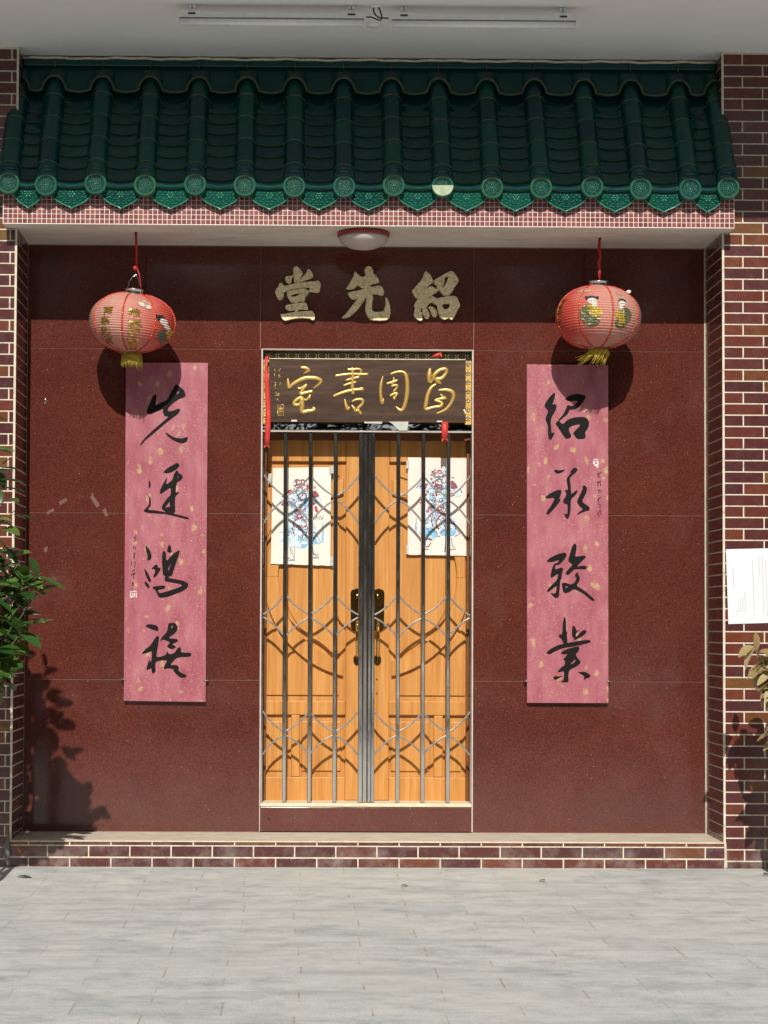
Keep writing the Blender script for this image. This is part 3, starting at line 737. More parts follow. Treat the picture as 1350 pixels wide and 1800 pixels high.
# ------------------------------------------------------------------ ceiling fittings
def strip_lights():
    yb = Pz(480, 9, ZC).y
    root = None
    x0 = P(313, 30, yb)[0]; x1 = P(642, 30, yb)[0]; L = x1-x0; xc = (x0+x1)/2
    zt = ZC; zb = P(480, 45, yb)[1]
    root = thing('strip_light', 'unlit white strip light on the ceiling, the one nearer the shrub', 'light', (xc, yb, ZC-.12), 'strip lights on the porch ceiling')
    hs = MB(); hs.box(x0+.006, x1-.006, yb-.024, yb+.024, zb+.032, zb+.066); hs.build('housing', 'plastic_white', root, bevel=.004)
    df = MB()
    prof = [(-.021, .031), (-.021, .012), (-.012, .002), (0, 0), (.012, .002), (.021, .012), (.021, .031)]
    a = [df.vert((x0+.008, yb+y, zb+z)) for y, z in prof]; b = [df.vert((x1-.008, yb+y, zb+z)) for y, z in prof]
    for k in range(6): df.face([a[k], a[k+1], b[k+1], b[k]], True)
    df.face(a); df.face(b[::-1]); df.build('diffuser', 'plastic_pale', root)
    sm = MB(); sm.box(x0+.009, x1-.009, yb-.0252, yb-.0235, zb+.0295, zb+.0335); sm.build('shadow_gap', 'slot_dark', root)
    for xx in (x0+.003, x1-.003):
        c = MB(); c.box(xx-.005, xx+.005, yb-.027, yb+.027, zb-.003, zb+.060); c.build('end_cap', 'plastic_white', root, bevel=.003)
    for xx in (x0+.075, x1-.075):
        c = MB(); c.box(xx-.016, xx+.016, yb-.005, yb+.012, zb+.072, zt-.001); c.build('hanger', 'plastic_white', root); c = MB(); c.box(xx-.048, xx+.048, yb-.026, yb+.020, zb+.0665, zb+.074); br0 = c.build('clamp', 'plastic_white', root); c = MB()
        c.box(xx-.052, xx+.052, yb-.0275, yb-.0245, zb+.045, zb+.072)
        br = c.build('clamp_face', 'plastic_white', br0)
        sl = MB(); sl.box(xx-.02, xx+.02, yb-.0295, yb-.0278, zb+.050, zb+.060); sl.build('slot', 'slot_dark', br0)
        sp = MB(); sp.box(xx-.004, xx+.004, yb-.0075, yb-.0052, zb+.088, zt-.003); sp.build('screw', 'plastic_grey', br0)
    x2 = P(684, 30, yb)[0]
    c2 = copy_tree(root); c2.location.x += (x2-x0)+.004; c2.location.z -= .003
    c2['label'] = 'unlit white strip light on the ceiling, the one nearer the notice'
    ro = thing('ceiling_cable', 'black cable loop from a ceiling rose between the two strip lights', 'cable', (P(660, 10, yb)[0], yb, ZC))
    p0 = Vector((P(661, 9, yb)[0], yb, ZC))
    m = MB(); m.lathe([(.034, 0), (.034, -.006), (.020, -.010), (.0, -.011)], (p0.x, p0.y, ZC-.0005), 'Z', 22); m.build('ceiling_rose', 'plastic_white', ro)
    w = MB()
    def cv(q): return [P3(600+x/9.64, y/9.64, yb) for x, y in q]
    w.tube(cv([(575, 80), (545, 130), (545, 190), (580, 255), (630, 295), (690, 308), (800, 306)]), .0042, 6)
    w.build('wire', 'wire_black', ro); w = MB(); w.tube([p+Vector((0, -.006, 0)) for p in cv([(625, 80), (640, 150), (675, 240), (688, 310), (665, 350), (620, 340), (560, 315), (500, 295), (420, 295)])], .0042, 6)
    w.build('wire', 'wire_black', ro)
    p1 = Pz(657, 43, ZC)
    m = MB(); m.lathe([(.040, 0), (.040, -.005), (.036, -.010), (.0, -.012)], (p1.x, p1.y, ZC-.0005), 'Z', 26)
    tag(m.build('ceiling_sensor', 'plastic_white'), 'small white round cover plate on the ceiling behind the cable loop', 'cover plate')
strip_lights()
def dome_lamp():
    p = Pz(639, 409, ZS)
    c = Vector((p.x, p.y, ZS))
    root = thing('dome_lamp', 'round white dome lamp with a red rim under the canopy', 'lamp', c)
    m = MB(); m.lathe([(.152, -.001), (.152, -.022), (.145, -.028), (.12, -.028), (.0, -.028)], c, 'Z', 40); m.build('lamp_base', 'lamp_base_red', root)
    m = MB(); m.lathe([(.1445, -.0285)]+[(.1445*math.cos(a), -.0285-.070*math.sin(a)) for a in [math.pi/2*k/10 for k in range(1, 10)]]+[(0.0, -.0985)], c, 'Z', 40)
    m.build('lamp_dome', 'dome_glass', root)
dome_lamp()

# ------------------------------------------------------------------ lanterns
def text_tris(body):
    cu = bpy.data.curves.new('glyph', 'FONT'); cu.body = body; cu.align_x = 'CENTER'; cu.offset = .022
    o = bpy.data.objects.new('glyph', cu); C.objects.link(o)
    bpy.context.view_layer.update()
    me = bpy.data.meshes.new_from_object(o.evaluated_get(bpy.context.evaluated_depsgraph_get()))
    vs = [(v.co.x, v.co.y) for v in me.vertices]; fs = [tuple(p.vertices) for p in me.polygons]
    bpy.data.objects.remove(o); bpy.data.curves.remove(cu); bpy.data.meshes.remove(me)
    return vs, fs
def lantern(px, py, ax, cz, tilt, cloth, label, left):
    hook = Pz(239 if left else 1055, 408 if left else 418, ZS)
    Y = .125
    c = P3(px, py, Y)
    a = ax*(11+Y)/F; h = cz*(11+Y)/F
    root = thing('lantern', label, 'lantern', c, 'red cloth lanterns')
    ct, st = math.cos(tilt), math.sin(tilt)
    rotv = lambda v: Vector((v[0]*ct+v[2]*st, v[1], -v[0]*st+v[2]*ct))+c
    bulge = .035 if left else .01
    def rad(z):
        u = max(-1, min(1, z/h)); r = a*max(0.0, 1-abs(u)**(2.05 if u > 0 else 2.35))**.5
        return max(r, .045)
    NR = 25
    def surf(th, z, off=0.0):
        rib = .0058*abs(math.cos(math.pi*(z/h+1)/2*NR))
        r = rad(z)+rib+off+.003*math.sin(3*th+1.3)+.004*math.sin(2*th+z*9)*(1 if left else .4)
        return rotv((r*math.cos(th), r*math.sin(th), z+(.004*math.sin(2*th+.5) if left else .002*math.sin(2*th))))
    m = MB(); n = 72; K = NR*5; rings = []
    for k in range(K+1):
        z = -h+2*h*k/K
        rings.append([m.vert(surf(2*math.pi*q/n, z)) for q in range(n)])
    for k in range(K):
        for q in range(n): m.face([rings[k][q], rings[k][(q+1) % n], rings[k+1][(q+1) % n], rings[k+1][q]], True)
    body = m.build('lantern_shade', cloth, root, fix=False)
    # seams with gold beads
    off = {True: -.13, False: .20}[left]
    for s_ in range(8):
        th = -math.pi/2+off+s_*math.pi/4
        sm = MB(); sm.tube([surf(th, z, .0002) for z in [h*(-.97+1.94*k/40) for k in range(41)]], .0056, 6, .8); so = sm.build('seam', 'seam_red', body)
        gb = MB()
        for k in range(24):
            z0 = h*(-.80+1.6*k/24); gb.tube([surf(th, z0+.001, .0045), surf(th, z0+h*.045, .0045)], .0022, 5)
        gb.build('gold_thread', 'gold_foil', so)
    # gold printed characters and figures, laid on the cloth
    def patch(mb, pts, fs, off):
        idx = []
        for X, Z in pts:
            # find the surface point whose rotated position lies at (X, Z) seen from the front
            lx, lz = X*ct-Z*st, X*st+Z*ct
            lz = max(-h*.97, min(h*.97, lz)); r = rad(lz)
            th = -math.acos(max(-.995, min(.995, lx/r)))
            idx.append(mb.vert(surf(th, lz, off)))
        for f in fs: mb.face([idx[k] for k in f])
    k = (11+Y)/F
    gl = MB()
    org = (145, 400) if left else (965, 400); sc = 6.92
    def loc(x, y):
        q = P3(org[0]+x/sc, org[1]+y/sc, Y-a*.85)-c
        return (q.x, q.z)
    def glyph(ch, x, y, w, hh, shear=0.0):
        vs, fs = text_tris(ch)
        xs = [v[0] for v in vs]; ys = [v[1] for v in vs]
        x0, x1, y0, y1 = min(xs), max(xs), min(ys), max(ys)
        pts = []
        for vx, vy in vs:
            u = (vx-x0)/(x1-x0)-.5; v = (vy-y0)/(y1-y0)-.5
            pts.append(loc(x+(u+shear*v)*w, y-v*hh))
        patch(gl, pts, fs, .0042)
    if left:
        for ch, x, y in (('恭', 640, 1040), ('喜', 640, 1180), ('發', 625, 1290), ('財', 610, 1385)): glyph(ch, x, y, 165, 112)
        gl.build('gold_lettering', 'gold_foil', body, fix=False); gl = MB()
        for ch, x, y in (('萬', 330, 1015), ('事', 290, 1135), ('如', 290, 1255), ('意', 315, 1350)): glyph(ch, x, y, 120, 100)
    else:
        for ch, x, y in (('大', 225, 860), ('吉', 175, 950), ('大', 165, 1110), ('利', 200, 1230)): glyph(ch, x, y, 70, 105)
    if gl.f: gl.build('gold_lettering', 'gold_foil', body, fix=False)
    def disc(mb, x, y, rx, ry, off, ro=0.0, n=24, grid=9):
        pts = [loc(x, y)]; fs = []
        for g_ in range(1, grid+1):
            for q in range(n):
                a_ = 2*math.pi*q/n; X = rx*math.cos(a_)*g_/grid; Yy = ry*math.sin(a_)*g_/grid
                pts.append(loc(x+X*math.cos(ro)-Yy*math.sin(ro), y+X*math.sin(ro)+Yy*math.cos(ro)))
        for q in range(n):
            fs.append((0, 1+q, 1+(q+1) % n))
            for g_ in range(grid-1): fs.append((1+g_*n+q, 1+g_*n+n+q, 1+g_*n+n+(q+1) % n, 1+g_*n+(q+1) % n))
        patch(mb, pts, fs, off)
    rr0 = random.Random(8)
    def flush():
        for mb, nm, mt in ((wt, 'printed_face', 'doll_white'), (dk, 'printed_hair', 'wire_black'), (gn, 'printed_robe', 'doll_green'), (gd, 'printed_gown', 'doll_gold'), (gy, 'printed_flower', 'doll_grey')):
            if mb.f: mb.build(nm, mt, body, fix=False)
    wt, dk, gn, gd, gy = MB(), MB(), MB(), MB(), MB()
    if left:
        disc(dk, 950, 1085, 52, 40, .0040, .6); disc(wt, 975, 1122, 44, 38, .0054, .6); disc(wt, 1008, 1182, 26, 38, .0054, -.7)
        disc(dk, 900, 1060, 12, 24, .0040, -.3)
        disc(gn, 955, 1275, 50, 60, .0038); disc(gd, 1045, 1265, 50, 58, .0042); disc(gn, 965, 1350, 60, 55, .0038, .2); disc(gy, 945, 1420, 60, 26, .0036, .2)
        disc(gy, 745, 905, 85, 55, .0036, .25); disc(wt, 720, 925, 40, 24, .0042, .5); disc(wt, 800, 955, 34, 24, .0042, .2); disc(gy, 730, 1490, 80, 18, .0036)
    else:
        disc(dk, 520, 872, 64, 40, .0040); disc(dk, 462, 852, 15, 18, .0042); disc(dk, 588, 858, 15, 18, .0042); disc(wt, 524, 902, 54, 38, .0048, .1); disc(dk, 510, 905, 9, 5, .0054); disc(dk, 552, 902, 9, 5, .0054); disc(wt, 550, 950, 30, 28, .0044)
        disc(gn, 470, 1060, 85, 110, .0036); disc(gn, 520, 1130, 95, 80, .0038); disc(gd, 560, 1040, 75, 60, .0044); disc(gd, 520, 970, 60, 24, .0042)
        for k_ in range(18): disc(gd if k_ % 3 else wt, 420+rr0.random()*190, 1010+rr0.random()*190, 15, 6, .0052)
        flush(); wt, dk, gn, gd, gy = MB(), MB(), MB(), MB(), MB()
        disc(gy, 880, 870, 44, 22, .0040); disc(dk, 888, 892, 50, 34, .0042, -.1); disc(wt, 885, 920, 46, 34, .0050, -.1); disc(dk, 866, 922, 7, 5, .0056); disc(dk, 902, 918, 7, 5, .0056); disc(wt, 870, 970, 28, 34, .0044)
        disc(gn, 930, 1060, 80, 90, .0036); disc(gd, 855, 1060, 62, 50, .0042); disc(gn, 870, 1160, 80, 60, .0038); disc(gd, 880, 1120, 40, 40, .0044)
        for k_ in range(16): disc(gd, 830+rr0.random()*150, 1030+rr0.random()*170, 16, 7, .0050)
        flush()
        for fx_, fy_, fa, fb, fr in ((460, 755, 80, 30, 0), (380, 1370, 80, 34, .3), (820, 1400, 74, 26, -.3), (860, 790, 50, 18, .4)):
            wt, dk, gn, gd, gy = MB(), MB(), MB(), MB(), MB(); disc(gy, fx_, fy_, fa, fb, .0036, fr); flush()
        wt, dk, gn, gd, gy = MB(), MB(), MB(), MB(), MB()
    flush()
    if not left:
        fw_ = MB(); p = rotv((a*.66, -.09, h*.73)); fw_.blob(p, .018, .01, .013, .4); fw_.build('paper_scrap', 'doll_white', body)
    # metal collar, tassel, cord
    m = MB(); rc = .060; hh = h+.010
    pr = [(rc, h-.012), (rc+.003, h+.004), (rc+.003, h+.016), (rc+.005, h+.018), (rc+.005, h+.022), (rc-.004, h+.022), (rc-.006, h-.010)]
    n = 36; rings = [[m.vert(rotv((r*math.cos(2*math.pi*q/n), r*math.sin(2*math.pi*q/n), z))) for q in range(n)] for r, z in pr]
    for u in range(len(pr)-1):
        for q in range(n): m.face([rings[u][q], rings[u][(q+1) % n], rings[u+1][(q+1) % n], rings[u+1][q]], True)
    m.build('collar', 'bright_steel', root)
    m = MB(); pr = [(.050, -h+.010), (.052, -h-.004), (.052, -h-.010), (.046, -h-.010)]
    rings = [[m.vert(rotv((r*math.cos(2*math.pi*q/n), r*math.sin(2*math.pi*q/n), z))) for q in range(n)] for r, z in pr]
    for u in range(len(pr)-1):
        for q in range(n): m.face([rings[u][q], rings[u][(q+1) % n], rings[u+1][(q+1) % n], rings[u+1][q]], True)
    m.build('lower_collar', 'bright_steel', root)
    ts = MB(); rr = random.Random(5)
    if left:
        for q in range(64):
            th = 2*math.pi*q/64; l_ = .075+rr.uniform(-.006, .006) if rr.random() > .03 else .10
            b0 = c+Vector((.055*math.cos(th), .055*math.sin(th), -h-.004))
            ts.tube([b0, b0+Vector((.003*math.cos(th), .003*math.sin(th), -l_*.5)), b0+Vector((rr.uniform(-.003, .003)+.004*math.cos(th), .004*math.sin(th), -l_))], [.0032, .003, .0018], 5)
    else:
        for q in range(70):
            th = 2*math.pi*q/70; l_ = rr.uniform(.05, .095)
            b0 = c+Vector((.052*math.cos(th)+.004, .052*math.sin(th), -h-.002))
            sw = -.02-.035*max(0, -math.cos(th))+rr.uniform(-.012, .012)
            ts.tube([b0, b0+Vector((.010*math.cos(th), .01*math.sin(th), -l_*.35)), b0+Vector((sw*.6, .004*math.sin(th), -l_*.75)), b0+Vector((sw*1.3, 0, -l_*1.05))], [.0038, .0034, .0026, .001], 5)
    ts.build('tassel', 'tassel_gold', root)
    cm = MB()
    if left:
        kn = P3(240, 468, Y); tp = Vector((kn.x-.002, hook.y, ZS))
        cm.tube([tp, tp*.5+kn*.5+Vector((.002, 0, 0)), kn], [.008, .0062, .007], 6, .4)
        cm.blob(kn+Vector((-.008, 0, -.010)), .014, .012, .018, .2); cm.tube([kn, P3(245.5, 485, Y), P3(248.5, 512, Y)], [.0045, .004, .0035], 6)
        wr = MB(); wr.tube([P3(223, 508, Y), P3(227.5, 498, Y), P3(226.8, 495, Y), P3(233, 487, Y), P3(238, 482, Y), P3(243, 490, Y), P3(249, 512, Y)], .0014, 5); wr.build('wire_handle', 'bright_steel', root)
    else:
        q = [P3(1055.5, 419, Y), P3(1053, 438, Y), P3(1056, 450, Y), P3(1052.5, 464, Y), P3(1055, 474, Y), P3(1054, 494, Y)]
        q[0].z = ZS; q[0].y = hook.y
        cm.tube(q, [.007, .0105, .006, .0105, .006, .0035], 6, .35)
        ct_ = MB(); ct_.tube([P3(1055, 470, Y), P3(1052, 480, Y), P3(1053.5, 493, Y)], [.004, .003, .003], 6, .5); ct_.build('cord_tail', 'cord_red', root)
    cm.build('hanging_cord', 'cord_red', root)
    hm = MB(); hm.blob(Vector((hook.x, hook.y, ZS-.004)), .009, .009, .009); hm.build('ceiling_hook', 'slot_dark', root)
    return root
lantern(232, 568, 74.8, 52.0, .055, 'lantern_cloth_left', 'lopsided faded red lantern with gold characters and a blunt tassel', True)
lantern(1051, 557.5, 74.0, 55.5, .012, 'lantern_cloth_right', 'round red lantern printed with two children and a ragged windblown tassel', False)
def dead_stalk():
    m = MB(); q = [P3(145+x/6.92, 400+y/6.92, YW-.03) for x, y in ((1040, 1450), (1090, 1530), (1130, 1580), (1190, 1600), (1210, 1615))]
    q2 = [P3(145+x/6.92, 400+y/6.92, YW-.03) for x, y in ((1090, 1500), (1150, 1545), (1195, 1570), (1190, 1600))]
    m.tube(q, .0028, 5)
    tag(m.build('bent_wire', 'slot_dark'), 'bent brown wire sticking out above the pink board under the lopsided lantern', 'wire')
dead_stalk()

# ------------------------------------------------------------------ gilded characters on the wall
G1 = ((475, 460), [
 ([(350, 400), (375, 345), (440, 345), (545, 318), (560, 345), (510, 380), (505, 450), (500, 500), (470, 525), (420, 510), (375, 470)], []),
 ([(540, 160), (600, 105), (640, 110), (720, 190), (785, 280), (740, 330), (720, 380), (715, 480), (700, 540), (600, 540), (570, 480), (555, 330)], []),
 ([(900, 160), (970, 220), (1025, 330), (1000, 385), (880, 425), (720, 480), (715, 430), (790, 330), (860, 260)], []),
 ([(250, 490), (290, 520), (320, 580), (560, 520), (720, 490), (900, 470), (1050, 470), (1130, 440), (1180, 480), (1205, 550), (1185, 620), (1180, 690), (1150, 730), (1050, 725), (930, 710), (900, 690), (960, 610), (700, 620), (440, 680), (325, 720), (325, 800), (290, 880), (250, 910), (190, 890), (140, 800), (115, 700), (150, 640), (190, 600), (205, 530)], []),
 ([(390, 700), (560, 670), (820, 620), (900, 690), (920, 750), (880, 790), (820, 850), (830, 900), (800, 945), (640, 950), (560, 975), (500, 970), (450, 900), (400, 810)], [[(490, 800), (560, 770), (690, 740), (670, 790), (600, 820), (500, 835)]]),
 ([(580, 940), (670, 940), (670, 1200), (580, 1220)], []),
 ([(350, 1070), (390, 1020), (600, 990), (830, 960), (870, 1010), (905, 1130), (870, 1145), (700, 1130), (560, 1150), (440, 1170), (390, 1130)], []),
 ([(240, 1240), (330, 1240), (560, 1195), (980, 1160), (1030, 1200), (1060, 1290), (1050, 1370), (1010, 1390), (930, 1340), (740, 1330), (560, 1345), (360, 1400), (300, 1370), (250, 1290)], [])])
G2 = ((590, 460), [
 ([(440, 250), (475, 235), (520, 290), (620, 360), (700, 350), (710, 290), (680, 200), (710, 140), (780, 95), (850, 130), (890, 200), (900, 290), (950, 320), (1010, 400), (1040, 490), (980, 510), (830, 540), (820, 620), (700, 630), (640, 630), (590, 610), (530, 550), (500, 580), (430, 650), (240, 660), (300, 560), (370, 450), (430, 350)], []),
 ([(280, 740), (350, 715), (560, 680), (740, 610), (830, 600), (1050, 560), (1110, 600), (1150, 700), (1140, 780), (1090, 810), (1000, 770), (880, 770), (700, 790), (540, 840), (460, 890), (410, 900), (330, 840)], []),
 ([(560, 810), (690, 740), (740, 800), (690, 900), (600, 1030), (520, 1140), (350, 1290), (230, 1335), (140, 1330), (230, 1250), (350, 1100), (440, 980)], []),
 ([(740, 770), (860, 760), (890, 850), (870, 950), (860, 1140), (900, 1190), (1040, 1190), (1140, 1170), (1180, 1050), (1190, 940), (1180, 820), (1240, 900), (1290, 1040), (1305, 1200), (1280, 1320), (1220, 1380), (1100, 1395), (860, 1385), (800, 1350), (730, 1260), (705, 1130), (720, 930)], [])])
G3 = ((715, 460), [
 ([(455, 215), (500, 255), (570, 320), (620, 440), (620, 500), (540, 545), (470, 630), (260, 690), (200, 760), (110, 700), (240, 560), (390, 380), (405, 290)], []),
 ([(110, 700), (250, 650), (470, 640), (580, 570), (660, 620), (760, 660), (740, 710), (640, 765), (580, 810), (450, 925), (280, 900), (230, 880), (170, 790)], []),
 ([(280, 880), (450, 915), (560, 850), (600, 805), (690, 855), (730, 900), (740, 1030), (690, 1020), (580, 960), (510, 1020), (450, 1095), (380, 1110), (180, 1090), (175, 1030), (220, 940)], []),
 ([(200, 1070), (330, 1080), (330, 1200), (370, 1190), (360, 1290), (375, 1370), (340, 1400), (260, 1380), (190, 1310), (165, 1240), (190, 1150)], []),
 ([(370, 1090), (450, 1085), (510, 1150), (545, 1260), (535, 1320), (480, 1355), (430, 1330), (385, 1250), (370, 1170)], []),
 ([(470, 1105), (540, 1060), (600, 1055), (670, 1110), (720, 1180), (720, 1270), (690, 1310), (650, 1320), (600, 1270), (560, 1160), (530, 1090)], []),
 ([(630, 470), (660, 430), (850, 320), (1040, 215), (1110, 240), (1160, 310), (1220, 400), (1235, 450), (1200, 520), (1140, 590), (1090, 690), (1010, 800), (900, 810), (850, 780), (790, 690), (720, 640), (710, 590), (730, 560), (680, 550)], [[(890, 375), (1010, 345), (960, 440), (910, 560), (860, 605), (850, 600), (900, 470)]]),
 ([(700, 870), (780, 860), (950, 815), (1150, 810), (1200, 860), (1240, 950), (1270, 1040), (1220, 1120), (1160, 1250), (1090, 1365), (1050, 1375), (1000, 1330), (900, 1375), (810, 1330), (770, 1260), (735, 1150), (720, 1030), (680, 960)], [[(840, 1000), (1040, 990), (980, 1125), (870, 1125)]])])
for (org, polys), lb in ((G1, 'gilded hall character 堂 on the granite, the one nearest the lopsided lantern'), (G2, 'gilded character 先 on the granite, between the other two gilded ones'), (G3, 'gilded character 紹 on the granite, the one nearest the round lantern')):
    mb = MB()
    for i, (o, hs) in enumerate(polys):
        Yf = YW-.021-.0011*i
        out = px_poly(o, org, 13.5, Yf); hol = [px_poly(h_, org, 13.5, Yf) for h_ in hs]
        inn_c = (sum(p[0] for p in out)/len(out), sum(p[1] for p in out)/len(out))
        mb.prism(out, Yf, YW-.0005, hol)
    tag(mb.build('gilded_letter', 'gold_leaf', bevel=.0025), lb, 'wall character', 'gilded characters above the doorway')

# ------------------------------------------------------------------ couplet boards
LC = [((220, 660), [([(520, 305), (535, 345), (520, 470), (505, 510), (660, 440), (715, 410), (780, 280), (840, 170), (865, 145), (940, 200), (1000, 250), (1030, 350), (960, 385), (880, 420), (800, 480), (735, 545), (720, 590), (740, 610), (830, 590), (900, 560), (935, 575), (915, 630), (860, 680), (790, 730), (700, 800), (560, 920), (440, 1020), (330, 1110), (265, 1190), (255, 1170), (290, 1110), (420, 970), (560, 850), (740, 700), (670, 690), (635, 620), (645, 560), (560, 600), (430, 660), (395, 660), (360, 610), (380, 560), (440, 420), (470, 350)], [[(865, 320), (900, 265), (920, 290), (890, 310)]]),
   ([(680, 955), (760, 1010), (840, 1055), (960, 1070), (1060, 1035), (1065, 1070), (1040, 1130), (960, 1155), (860, 1125), (740, 1050), (690, 990)], [])]),
 ((220, 800), [([(635, 300), (700, 230), (800, 170), (885, 125), (930, 175), (880, 235), (800, 285), (720, 310)], []),
   ([(870, 250), (890, 270), (910, 305), (970, 340), (980, 380), (940, 430), (880, 460), (865, 520), (855, 640), (900, 625), (915, 640), (890, 665), (855, 690), (845, 800), (850, 1000), (700, 975), (620, 910), (620, 870), (670, 790), (740, 700), (770, 680), (775, 545), (690, 600), (600, 665), (585, 620), (620, 530), (690, 400), (715, 380), (690, 500), (740, 470), (800, 420), (820, 340)], [[(680, 885), (750, 790), (760, 875), (690, 890)], [(885, 380), (900, 350), (905, 375), (890, 385)]]),
   ([(395, 560), (400, 450), (412, 425), (430, 460), (435, 525), (405, 565)], []),
   ([(350, 655), (370, 665), (420, 710), (435, 760), (435, 860), (390, 910), (400, 930), (500, 935), (700, 970), (900, 1010), (1060, 1050), (1085, 1080), (1050, 1090), (900, 1050), (700, 1000), (560, 990), (400, 980), (320, 960), (310, 940), (360, 890), (405, 840), (405, 740), (395, 700)], [])]),
 ((220, 930), [([(345, 285), (360, 285), (420, 360), (450, 450), (440, 510), (380, 540), (375, 510), (385, 460), (350, 360)], []),
   ([(315, 655), (380, 730), (445, 880), (430, 900), (400, 890), (350, 790)], []), ([(325, 890), (350, 890), (400, 940), (420, 995), (390, 1000), (340, 950)], []),
   ([(445, 670), (520, 595), (550, 610), (560, 660), (600, 650), (600, 690), (540, 780), (490, 830), (475, 800), (510, 720), (500, 680), (455, 675)], []),
   ([(650, 360), (690, 400), (700, 550), (800, 430), (910, 355), (930, 380), (880, 520), (820, 700), (790, 800), (740, 800), (735, 830), (860, 850), (1000, 880), (1060, 920), (1075, 950), (1040, 1010), (960, 1060), (800, 1120), (700, 1155), (590, 1165), (560, 1140), (510, 1030), (460, 1000), (470, 980), (560, 960), (660, 955), (685, 985), (650, 1015), (545, 1030), (580, 1090), (700, 1060), (850, 1010), (975, 960), (920, 925), (700, 890), (665, 870), (670, 830), (680, 800), (640, 780), (625, 600), (625, 420)], [[(720, 690), (780, 570), (740, 700)]]),
   ([(705, 370), (745, 250), (780, 300), (790, 400), (735, 395)], [])]),
 ((220, 1070), [([(340, 295), (370, 265), (450, 262), (540, 285), (565, 330), (560, 385), (480, 360), (380, 320)], []),
   ([(545, 455), (580, 480), (560, 600), (545, 700), (525, 830), (690, 790), (710, 710), (740, 770), (830, 760), (900, 650), (950, 660), (940, 740), (1100, 745), (1130, 770), (1110, 815), (920, 820), (850, 850), (760, 955), (880, 955), (915, 990), (900, 1040), (940, 1080), (1030, 1120), (1045, 1145), (1010, 1170), (920, 1165), (820, 1060), (810, 1020), (720, 1010), (670, 1030), (650, 1000), (680, 940), (715, 880), (640, 870), (520, 895), (510, 990), (520, 1060), (480, 1105), (450, 1080), (445, 1000), (370, 1050), (360, 1010), (410, 850), (430, 920), (450, 850), (455, 715), (400, 740), (290, 770), (285, 750), (350, 680), (430, 620), (500, 510)], []),
   ([(735, 240), (850, 240), (890, 310), (885, 370), (830, 430), (750, 480), (740, 500), (880, 510), (900, 545), (870, 570), (790, 600), (850, 630), (860, 660), (790, 690), (710, 650), (720, 620), (760, 570), (700, 540), (640, 520), (590, 560), (610, 500), (710, 390), (725, 300)], [[(780, 330), (795, 275), (810, 300), (790, 335)]])])]
